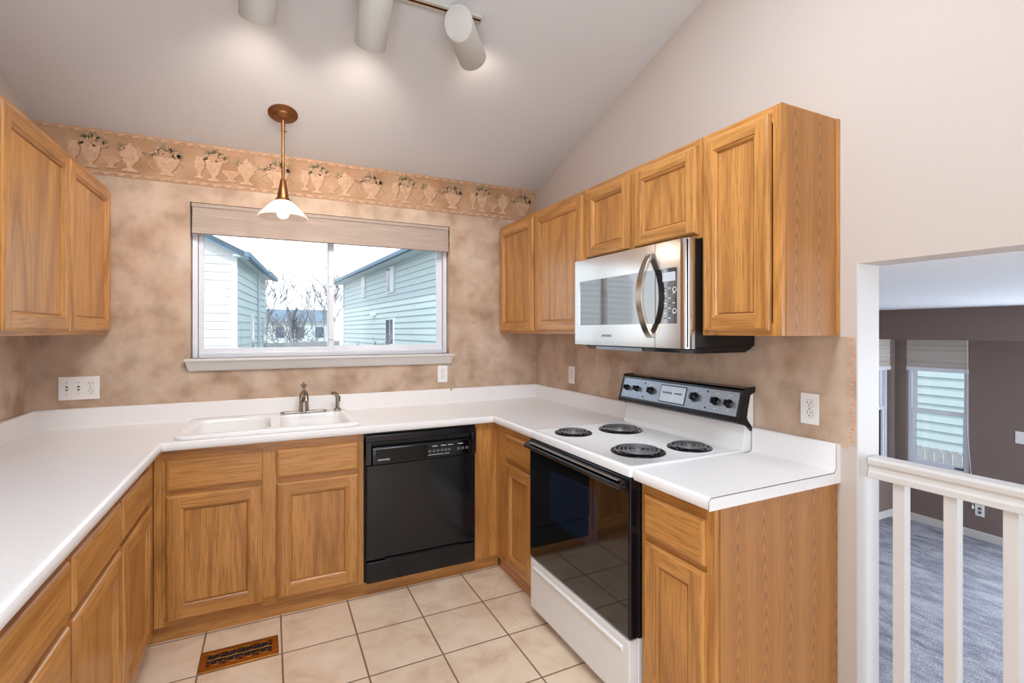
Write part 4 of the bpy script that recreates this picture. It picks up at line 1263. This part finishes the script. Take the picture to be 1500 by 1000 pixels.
# ------------------------------------------------------------------ railing at the opening
rl = thing('railing', (0.085, -3.2, 0), 'white wooden railing with square balusters in the opening to the lower room', 'railing')
ye = OE
mb = MB()
pr2 = [(0.052, 0.905), (0.052, 0.925), (0.058, 0.930), (0.060, 0.946), (0.052, 0.952), (0.050, 0.968), (0.058, 0.976), (0.112, 0.976), (0.120, 0.968), (0.118, 0.952), (0.110, 0.946), (0.112, 0.930), (0.118, 0.925), (0.118, 0.905)]
mb.prism([(x, z) for x, z in pr2], 'y', JY - 0.005, ye, 'white_paint')
mb.build('top_rail', rl, 0.002)
mb = MB(); mb.box(0.055, 0.115, ye, JY - 0.005, 0.0, 0.03, 'white_paint'); mb.build('bottom_rail', rl, 0.002)
y = -2.388
b0 = None
while y > ye + 0.05:
    if b0 is None:
        mb = MB(); mb.box(0.067, 0.103, y - 0.018, y + 0.018, 0.03, 0.906, 'white_paint'); b0 = mb.build('baluster', rl, 0.002); by = y
    else:
        c2 = b0.copy(); COL.objects.link(c2); c2.parent = rl; c2.location = (0, y - by, 0)
    y -= 0.140

# ------------------------------------------------------------------ lower family room
FZ = -0.78; FX = 4.89; FC = 1.645
mb = MB(); mb.box(0.123, FX + 0.14, YR - 0.14, 0.14, FZ - 0.2, FZ, 'carpet')
mb.build('floor_lower', kind='structure', label='blue-grey carpet of the lower room', cat='floor')
mb = MB(); mb.box(0.123, FX + 0.14, YR - 0.14, 0.14, FC, FC + 0.16, 'ceil_low')
mb.build('ceiling_lower', kind='structure', label='flat white ceiling of the lower room', cat='ceiling')
ry_0, ry_1, rz0, rz1 = -0.700, -0.115, -0.15, 1.335   # window in east wall
ry_2, ry_3 = -3.4, -2.2                                # a second window out of frame
mb = MB()
for a in ((ry_1, 0.14, FZ, FC), (ry_3, ry_0, FZ, FC), (YR - 0.14, ry_2, FZ, FC), (ry_0, ry_1, FZ, rz0), (ry_0, ry_1, rz1, FC), (ry_2, ry_3, FZ, rz0), (ry_2, ry_3, rz1, FC)):
    mb.box(FX, FX + 0.14, a[0], a[1], a[2], a[3], 'brown_paint')
mb.build('wall_east', kind='structure', label='dark taupe wall of the lower room with a window', cat='wall')
nx0, nx1 = 4.16, 4.80
mb = MB()
for a in ((0.123, nx0, FZ, FC), (nx1, FX, FZ, FC), (nx0, nx1, FZ, rz0), (nx0, nx1, rz1, FC)):
    mb.box(a[0], a[1], 0.0, 0.14, a[2], a[3], 'brown_paint')
mb.build('wall_north', kind='structure', label='taupe wall of the lower room in line with the kitchen window wall', cat='wall')
mb = MB(); mb.box(0.0, FX + 0.14, YR - 0.14, YR, FZ, FC, 'brown_paint')
mb.box(0.0, 0.123, YR, 0.0, FZ, -0.001, 'brown_paint')
mb.build('wall_south', kind='structure', label='taupe rear wall of the lower room', cat='wall')
# dropped header across the window end
mb = MB(); mb.box(4.28, 4.40, YR, 0.0, 1.322, FC, 'brown_paint')
mb.build('trim_2', kind='structure', label='dark taupe dropped header under the lower white ceiling', cat='header')
mb = MB(); mb.box(FX - 0.014, FX, YR, -0.014, FZ, FZ + 0.085, 'white_paint'); mb.build('baseboard_east', None, 0.003, kind='structure', label='white baseboard below the taupe window wall', cat='baseboard')
mb = MB(); mb.box(0.123, FX, -0.014, 0.0, FZ, FZ + 0.085, 'white_paint'); mb.build('baseboard_north', None, 0.003, kind='structure', label='white baseboard of the lower room under the left window', cat='baseboard')

def fam_window(name, T, u0, u1, label, lock=False):
    root = thing(name, T((u0 + u1) / 2, 0.05, rz0), label, 'window', kind='structure')
    zs = 0.500
    mb = MB(T)
    for a in ((u0, u0 + 0.035, rz0, rz1), (u1 - 0.035, u1, rz0, rz1), (u0 + 0.035, u1 - 0.035, rz0, rz0 + 0.04), (u0 + 0.035, u1 - 0.035, rz1 - 0.035, rz1)):
        mb.box(a[0], a[1], 0.04, 0.10, a[2], a[3], 'vinyl')
    mb.build('window_frame', root, 0.003)
    for (a, b, n0) in ((rz0 + 0.04, zs + 0.02, 0.05), (zs - 0.02, rz1 - 0.035, 0.075)):
        mb = MB(T)
        for q in ((u0 + 0.035, u0 + 0.07, a, b), (u1 - 0.07, u1 - 0.035, a, b), (u0 + 0.07, u1 - 0.07, a, a + 0.04), (u0 + 0.07, u1 - 0.07, b - 0.04, b)):
            mb.box(q[0], q[1], n0, n0 + 0.022, q[2], q[3], 'vinyl')
        mb.build('sash', root, 0.003)
        mb = MB(T); mb.box(u0 + 0.07, u1 - 0.07, n0 + 0.009, n0 + 0.013, a + 0.04, b - 0.04, 'glass'); mb.build('pane', root)
    mb = MB(T); mb.box(u0, u1, -0.012, 0.05, rz0 - 0.018, rz0, 'white_paint'); mb.build('window_sill', root, 0.002)
    if lock:
        mb = MB(T); mb.box(u0 + 0.44, u0 + 0.52, 0.049, 0.050, rz0 + 0.045, rz0 + 0.063, 'ext_glass'); mb.build('sticker', root)
    return root
Te = lambda u, n, z: (FX + n, -u, z)
Tn = lambda u, n, z: (u, n, z)
fam_window('window_2', Te, -ry_1, -ry_0, 'white double-hung window in the taupe wall of the lower room', True)
fam_window('window_4', Tn, nx0, nx1, 'white double-hung window seen at a slant beside the opening jamb')
fam_window('window_5', Te, -ry_3, -ry_2, 'white double-hung window further along the taupe wall')
for T, u0, u1, lb in ((Te, -ry_1, -ry_0, 'cream pleated shade raised in the double-hung window on the taupe wall'), (Tn, nx0, nx1, 'cream pleated shade in the slanted window beside the jamb')):
    sh = thing('pleated_blind', T((u0 + u1) / 2, 0.02, 1.0), lb, 'shade')
    mb = MB(T)
    zz = [1.0 + 0.03 * k for k in range(12)]
    pts = [((0.006 if k % 2 else 0.0), min(z, 1.333)) for k, z in enumerate(zz)]
    pts = pts + [(0.030, 1.333), (0.030, 1.0)]
    nn = len(pts)
    v = [(u0 + 0.004, a, b) for a, b in pts] + [(u1 - 0.004, a, b) for a, b in pts]
    mb.add(v, [tuple(range(nn)), tuple(range(2 * nn - 1, nn - 1, -1))] + [(i, (i + 1) % nn, nn + (i + 1) % nn, nn + i) for i in range(nn)], 'blind2')
    mb.build('pleats', sh)
    mb = MB(T); mb.box(u0 + 0.003, u1 - 0.003, -0.004, 0.032, 0.955, 1.0, 'vinyl'); mb.build('bottom_rail', sh, 0.003)
    if T is Te:
        mb = MB(T); mb.tube([(u1 - 0.012, -0.008, 1.32), (u1 - 0.008, -0.012, 0.3), (u1 + 0.03, -0.016, -0.2), (u1 + 0.035, -0.012, -0.44)], 0.003, 'white_paint', 6)
        mb.lathe([(0.002, 0.02), (0.010, 0.0), (0.010, -0.02), (0.0, -0.024)], (u1 + 0.035, -0.012, -0.45), (0, 0, 1), 'plastic', 10)
        mb.build('pull_cord', sh)
def plate(name, T, u, z, label, cat):
    r_ = thing(name, T(u, 0, z), label, cat)
    mb = MB(T); mb.box(u - 0.038, u + 0.038, -0.006, -0.0003, z - 0.06, z + 0.06, 'plastic'); mb.build('cover_plate', r_, 0.002)
    return r_
r_ = plate('light_switch', Te, 1.105, 0.352, 'white light switch on the taupe wall above the railing', 'switch')
mb = MB(Te); mb.box(1.101, 1.109, -0.014, -0.006, 0.346, 0.358, 'plastic'); mb.build('toggle', r_)
r_ = plate('wall_outlet', Te, 0.790, -0.475, 'white outlet low on the taupe wall, seen between balusters', 'outlet')
for dz in (-0.02, 0.02):
    mb = MB(Te); mb.box(0.776, 0.804, -0.008, -0.006, -0.475 + dz - 0.013, -0.475 + dz + 0.013, 'text_grey'); mb.build('receptacle', r_)

# ------------------------------------------------------------------ outdoors
GZ = -1.0
mb = MB(); mb.box(-80, 80, 0.15, 140, GZ - 0.2, GZ, 'ground'); mb.box(FX + 0.15, 80, -40, 0.15, GZ - 0.2, GZ, 'ground')
mb.build('ground', kind='structure', label='pale snowy ground outside the windows', cat='ground')

def at(px_, D):
    u = (px_ - 752.56) / 725.83 * D
    return CAM + RT * u + FW * D
def zof(py_, D): return CAM.z - (py_ - 484.63) / 725.83 * D

def lap(mb, T, u0f, u1f, z0, z1, mat, lp_=0.205):
    z = z0
    while z < z1 - 1e-4:
        t = min(z + lp_, z1)
        a0, a1, b0_, b1_ = u0f(z), u1f(z), u0f(t), u1f(t)
        if b1_ - b0_ < 0.02: b1_ = b0_ + 0.02
        if a1 - a0 > 0.05:
            mb.add([(a0, 0.035, z), (a1, 0.035, z), (b1_, 0.004, t), (b0_, 0.004, t), (a0, 0.0, z), (a1, 0.0, z), (b1_, 0, t), (b0_, 0, t)],
                   [(0, 1, 2, 3), (4, 5, 1, 0), (4, 7, 6, 5), (0, 3, 7, 4), (1, 5, 6, 2), (3, 2, 6, 7)], mat)
        z += lp_

# --- left neighbour: gable end towards us, side wall's shade put into grey-green siding
ang = R(5.7)
dv = Vector((math.sin(ang), math.cos(ang), 0))      # along the side wall
lv = Vector((-math.cos(ang), math.sin(ang), 0))     # to the left along the gable
C1 = at(345, 12.5); C1.z = 0
eave = 3.42; Wd = 9.0; pitch = 0.50
hs = thing('house', (C1.x, C1.y, GZ), 'white-sided neighbour house with gable end at the left of the window view', 'house')
def TF(u, n, z):  # gable face, u to the left from the corner, n towards us
    p = C1 + lv * u - dv * n; return (p.x, p.y, z)
def TS(u, n, z):  # side wall, u away, n to the right
    p = C1 + dv * u - lv * n; return (p.x, p.y, z)
mb = MB(TF)
lap(mb, TF and (lambda z: 0), lambda z: 0.0 if z <= eave else (z - eave) / pitch, lambda z: Wd if z <= eave else Wd - (z - eave) / pitch, GZ, eave + Wd / 2 * pitch, 'siding_white')
mb.build('gable_wall', hs)
mb = MB(TS); lap(mb, None, lambda z: 0.0, lambda z: 3.95, GZ, eave, 'siding_teal_and_shade'); mb.build('side_wall', hs)
mb = MB(TS); 
TS2 = lambda u, n, z: TS(u, n + 0.04, z)
mb = MB(TS2); lap(mb, None, lambda z: 3.97, lambda z: 5.9, GZ, eave, 'siding_teal_and_shade'); mb.box(3.95, 3.97, -0.32, 0.02, GZ, eave, 'siding_teal_and_shade'); mb.build('side_wall', hs)
mb = MB(TS); mb.box(-0.045, 0.10, 0.0, 0.05, GZ, eave, 'ext_trim'); mb.build('corner_board', hs)
mb = MB(TF); mb.box(-0.04, 0.09, 0.0, 0.055, GZ, eave, 'siding_white'); mb.build('corner_board', hs)
mb = MB(TS2); mb.box(3.93, 4.08, 0.0, 0.05, GZ, eave, 'ext_trim'); mb.build('corner_board', hs)
def roof(nm, T, u0, u1, over, ez, half, rise, parent, near):
    # T(u, n, z): n to the right of the side wall; roof slopes up to the left
    mb = MB(T)
    s = rise
    ze = ez - over * s
    P = [(over, ze), (over, ze - 0.14), (-half, ez + half * s - 0.14), (-half, ez + half * s)]
    nn = 4
    v = [(u0, a, b) for a, b in P] + [(u1, a, b) for a, b in P]
    mb.add(v, [(0, 1, 2, 3), (7, 6, 5, 4)] + [(i, (i + 1) % nn, nn + (i + 1) % nn, nn + i) for i in range(nn)], 'shingle')
    mb.build('roof', parent)
    mb = MB(T); mb.box(u0, u1, -0.02, over, ez - 0.24, ez - 0.21, 'ext_trim'); mb.box(u0, u1, over - 0.03, over, ez - 0.24, ze, 'fascia'); mb.build('soffit', parent)
    mb = MB(T); mb.box(u0 - 0.02, u1, over, over + 0.11, ze - 0.14, ze - 0.01, 'fascia'); mb.build('gutter', parent)
roof('roof', TS, -0.30, 3.9, 0.24, eave + 0.10, Wd / 2, pitch, hs, True)
roof('roof', TS2, 3.9, 6.1, 0.30, eave + 0.10, Wd / 2 + .04, pitch, hs, False)
mb = MB(TF)
mb.add([(-0.34, 0.30, eave - 0.24), (-0.34, 0.30, eave - 0.07), (Wd / 2, 0.30, eave + Wd / 2 * pitch + 0.10), (Wd / 2, 0.30, eave + Wd / 2 * pitch - 0.12)], [(0, 1, 2, 3)], 'fascia')
mb.box(-0.34, 0.0, 0.0, 0.30, eave - 0.16, eave - 0.13, 'ext_trim')
mb.add([(-0.05, 0.0, eave + 0.0), (-0.05, 0.30, eave + 0.0), (Wd / 2, 0.30, eave + Wd / 2 * pitch), (Wd / 2, 0.0, eave + Wd / 2 * pitch)], [(0, 1, 2, 3)], 'ext_trim')
mb.build('rake_board', hs)
mb = MB(TS); mb.box(2.35, 2.9, 0.0, 0.06, 0.15, 1.95, 'siding_white'); mb.box(2.43, 2.82, 0.06, 0.066, 0.25, 1.85, 'ext_glass'); mb.build('window', hs)
mb = MB(TS2); mb.box(4.8, 5.7, 0.0, 0.06, -0.3, 1.85, 'ext_trim'); mb.box(4.9, 5.6, 0.06, 0.066, -0.3, 1.75, 'ext_glass'); mb.build('window', hs)

# --- right neighbour: long two-storey wall receding
ang2 = R(-4.0)
d2 = Vector((math.sin(ang2), math.cos(ang2), 0)); n2 = Vector((-math.cos(ang2), math.sin(ang2), 0))
Q = at(640, 15.0); Q.z = 0
h2_ = thing('house', (Q.x, Q.y, GZ), 'grey-green two-storey neighbour house at the right of the window view', 'house')
def TR(u, n, z):
    p = Q + d2 * u + n2 * n; return (p.x, p.y, z)
ez = 4.12
mb = MB(TR); lap(mb, None, lambda z: -1.0, lambda z: 13.6, GZ, ez, 'siding_teal_and_shade', 0.21); mb.build('side_wall', h2_)
mb = MB(lambda u, n, z: TR(-1.0 - n, -u, z)); lap(mb, None, lambda z: 0.0 if z <= ez else (z - ez) / 0.5, lambda z: 9.0 if z <= ez else 9.0 - (z - ez) / 0.5, GZ, ez + 2.2, 'siding_teal_and_shade', 0.21); mb.build('gable_wall', h2_)
mb = MB(TR); mb.box(13.45, 13.62, 0.0, 0.05, GZ, ez, 'ext_trim'); mb.build('corner_board', h2_)
mb = MB(TR)
ov = 0.45
P = [(ov, ez - 0.02), (ov, ez - 0.16), (-4.5, ez + 2.20), (-4.5, ez + 2.40), (-9.45, ez - 0.02), (-9.45, ez - 0.16)]
P = [P[0], P[3], P[4], P[5], P[2], P[1]]
v = [(-1.4, a, b) for a, b in P] + [(14.2, a, b) for a, b in P]
mb.add(v, [(0, 1, 4, 5), (1, 2, 3, 4), (11, 10, 7, 6), (10, 9, 8, 7)] + [(i, (i + 1) % 6, 6 + (i + 1) % 6, 6 + i) for i in range(6)], 'shingle')
mb.build('roof', h2_)
mb = MB(TR); mb.box(-1.4, 14.2, 0.0, ov, ez - 0.19, ez - 0.16, 'ext_trim'); mb.build('soffit', h2_)
mb = MB(TR); mb.box(-1.4, 14.25, ov, ov + 0.12, ez - 0.15, ez - 0.02, 'fascia'); mb.build('gutter', h2_)
def Lof(px_):
    k = (px_ - 752.56) / 725.83
    u0 = (Q - CAM).dot(RT); D0 = (Q - CAM).dot(FW); a = d2.dot(RT); b = d2.dot(FW)
    return (k * D0 - u0) / (a - k * b)
def Dof(L_): return (Q - CAM).dot(FW) + d2.dot(FW) * L_
for (pa, pb, ya, yb, nm_) in ((531, 536.5, 405, 434, 'upper'), (568, 579, 393, 427, 'upper'), (567, 579, 468, 503, 'lower')):
    La, Lb = Lof(pb), Lof(pa); Dm = Dof((La + Lb) / 2)
    zt2, zb2 = zof(ya, Dm), zof(yb, Dm)
    mb = MB(TR); mb.box(La, Lb, 0.0, 0.07, zb2 - 0.05, zt2 + 0.05, 'siding_white')
    if pa == 531: mb.box(La + 0.1, Lb - 0.1, 0.07, 0.075, zb2, (zt2 + zb2) / 2, 'ext_glass')
    else: mb.box((La + Lb) / 2, Lb - 0.08, 0.07, 0.075, zb2, zt2, 'ext_glass'); mb.box(La + 0.1, (La + Lb) / 2 - 0.08, 0.07, 0.075, zb2, zt2, 'siding_white' if pa == 568 else 'ext_glass')
    mb.build('window', h2_)
L_ = Lof(550); mb = MB(TR); mb.box(L_ - 0.15, L_ + 0.15, 0.0, 0.2, zof(462, Dof(L_)), zof(457, Dof(L_)), 'siding_white'); mb.build('light_fixture', h2_)  # small box for the light fixture on the house wall
for px_, top in ((537, 10), (557, 9), (566, 7)):
    L_ = Lof(px_) - 2.0
    mb = MB(TR); p_ = TR(L_, -2.2, ez + 1.0)
    mb2 = MB(); mb2.tube([p_, (p_[0], p_[1], p_[2] + 0.55)], 0.035, 'ext_glass', 8); mb2.build('roof_vent_pipe', h2_)

# --- fence across the yard, distant house
fn = at(372, 21.0)
F0 = at(368, 19.0); F1 = at(470, 23.5)
fe = thing('yard_fence', (F0.x, F0.y, GZ), 'pale wooden yard fence seen low through the left window pane', 'fence')
dF = (F1 - F0); dF.z = 0; LF = dF.length; dF.normalize(); nF = Vector((dF.y, -dF.x, 0))
def TFn(u, n, z):
    p = F0 + dF * u + nF * n; return (p.x, p.y, z)
u = 0.0; k = 0
mb = MB(TFn)
while u < LF + 1.5:
    mb.box(u, u + 0.135, 0.0, 0.02, GZ, 0.93 - 0.01 * (k % 3), 'fence_wood'); u += 0.155; k += 1
mb.build('pickets', fe)
mb = MB(TFn); mb.box(0, LF + 1.5, -0.06, 0.0, 0.55, 0.64, 'fence_wood'); mb.box(0, LF + 1.5, -0.06, 0.0, -0.6, -0.5, 'fence_wood'); mb.build('rails', fe)

dh = at(444, 60.0); dh.z = 0
hd = thing('house', (dh.x, dh.y, GZ), 'distant pale house behind the bare shrubs', 'house')
mb = MB(); mb.box(dh.x - 4.5, dh.x + 3.2, dh.y, dh.y + 6, GZ, 2.6, 'siding_teal_and_shade'); mb.build('wall', hd)
mb = MB(); mb.prism([(dh.y - 0.5, 2.55), (dh.y + 3, 4.1), (dh.y + 6.5, 2.55)], 'x', dh.x - 5, dh.x + 3.7, 'shingle'); mb.build('roof', hd)
for q in (-3, -0.8, 1.4):
    mb = MB(); mb.box(dh.x + q, dh.x + q + 0.9, dh.y - 0.05, dh.y, 0.6, 1.9, 'ext_glass'); mb.build('window', hd)

# --- bare trees and shrubs
def tree(name, base, h, seed, label, mat='bark', r0=0.09, lean=(0, 0), depth=5, spread=0.55, multi=1, cat='tree'):
    rnd = random.Random(seed)
    mb = MB()
    def grow(p, d, L, r, lev):
        n = 4
        pts = [p]; q = p.copy(); dd = d.copy()
        for i in range(n):
            dd = (dd + Vector((rnd.uniform(-1, 1), rnd.uniform(-1, 1), rnd.uniform(-0.2, 0.6))) * 0.13).normalized()
            q = q + dd * (L / n); pts.append(q.copy())
        rr = [max(0.011, r * (1 - 0.45 * i / n)) for i in range(n + 1)]
        mb.tube([tuple(a) for a in pts], rr, mat, 5 if lev > 1 else 3, caps=False)
        if lev <= 0: return
        m = 3 if lev > 1 else 4
        for k in range(m):
            t = rnd.uniform(0.45, 1.0) if k else 1.0
            i = min(n, int(t * n)); s = pts[i]
            side = Vector((rnd.uniform(-1, 1), rnd.uniform(-1, 1), rnd.uniform(-0.15, 0.5)))
            nd = (dd + side * (spread + 0.2 * rnd.random())).normalized()
            grow(s, nd, L * rnd.uniform(0.58, 0.78), rr[i] * 0.62, lev - 1)
    for k in range(multi):
        d = Vector((lean[0] + (rnd.uniform(-.5, .5) if multi > 1 else 0), lean[1] + (rnd.uniform(-.5, .5) if multi > 1 else 0), 1)).normalized()
        grow(Vector((base.x + (rnd.uniform(-.4, .4) if multi > 1 else 0), base.y, GZ)), d, h * 0.36, r0, depth)
    return mb.build(name, label=label, cat=cat)
tree('bare_tree', at(392, 26.0), 6.4, 4, 'bare leafless tree rising beside the white-sided house', 'bark', 0.10, (0.05, 0), 5, 0.55)
tree('bare_shrub', at(434, 25.5), 4.4, 12, 'bare spreading shrub behind the yard fence, left of the window mullion', 'twig', 0.035, (0, 0), 4, 0.4, 4, 'shrub')
tree('bare_shrub', at(470, 31.0), 7.5, 19, 'tall bare shrub close against the window mullion', 'twig', 0.04, (0, 0), 4, 0.35, 4, 'shrub')
tree('bare_shrub', at(520, 15.0), 2.6, 23, 'low bare shrub in front of the grey-green house', 'twig', 0.03, (0, 0), 4, 0.45, 3, 'shrub')
def bush(base, r, h, seed, label):
    rnd = random.Random(seed); mb = MB()
    for k in range(900):
        a = rnd.uniform(0, 2 * PI); q = rnd.random() ** 0.5; t = rnd.random()
        R_ = r * (1 - 0.6 * t) * q
        p = Vector((base.x + R_ * math.cos(a), base.y + R_ * math.sin(a), GZ + h * t))
        d = Vector((math.cos(a), math.sin(a), rnd.uniform(-.2, .6))).normalized() * 0.28
        s = Vector((-math.sin(a), math.cos(a), 0.2)) * 0.03
        mb.add([tuple(p - s), tuple(p + s), tuple(p + d)], [(0, 1, 2)], 'bush')
    return mb.build('evergreen_bush', label=label, cat='bush')
bush(at(404, 31.0), 1.3, 3.4, 3, 'blue-green evergreen bush behind the fence beside the white-sided house')
bush(at(452, 36.0), 1.4, 2.4, 5, 'blue-green evergreen bush in front of the distant house')

# --- outside the lower room: picket fence and a lapped wall
pf = thing('picket_fence', (7.0, -0.4, GZ), 'pale picket fence with rounded tops outside the lower room window', 'fence')
y = 1.6; k = 0
while y > -2.6:
    mb = MB()
    pts = [(y - 0.045, GZ), (y + 0.045, GZ), (y + 0.045, -0.36)] + [(y + 0.045 * math.cos(a), -0.36 + 0.045 * math.sin(a)) for a in [PI * i / 8 for i in range(1, 8)]] + [(y - 0.045, -0.36)]
    mb.prism(pts, 'x', 7.0, 7.02, 'fence_wood'); mb.build('picket', pf)
    y -= 0.112
mb = MB(); mb.box(7.02, 7.06, -2.7, 1.7, -0.62, -0.54, 'fence_wood'); mb.build('rail', pf)
h3 = thing('house', (9.6, 0, GZ), 'pale lapped-siding house outside the lower room window', 'house')
T3 = lambda u, n, z: (9.6 - n, -u, z)
mb = MB(T3); lap(mb, None, lambda z: -6, lambda z: 5, GZ, 3.6, 'siding_teal_and_shade', 0.17); mb.build('side_wall', h3)
mb = MB(T3)
mb.box(-0.95, -0.10, 0.0, 0.06, 0.05, 1.55, 'siding_white')
mb.box(-0.80, -0.28, 0.06, 0.066, 0.15, 1.45, 'ext_glass'); mb.build('window', h3)
mb = MB(); mb.box(9.1, 12.5, -5.5, 6.5, 3.6, 3.8, 'shingle'); mb.build('roof', h3)

# tidy helper properties
GROUPS = {'base_cabinet': 'oak base cabinets', 'wall_cabinet': 'oak wall cabinets', 'wall_outlet': 'white wall outlets',
          'toe_kick': 'oak toe-kick boards', 'countertop': 'white laminate countertops', 'pleated_blind': 'cream pleated blinds of the lower room',
          'bare_shrub': 'bare shrubs outside the kitchen window', 'evergreen_bush': 'evergreen bushes in the distance'}
for o in bpy.data.objects:
    if '_w' in o: del o['_w']
    if o.parent is None and o.name.split('.')[0] in GROUPS: o['group'] = GROUPS[o.name.split('.')[0]]
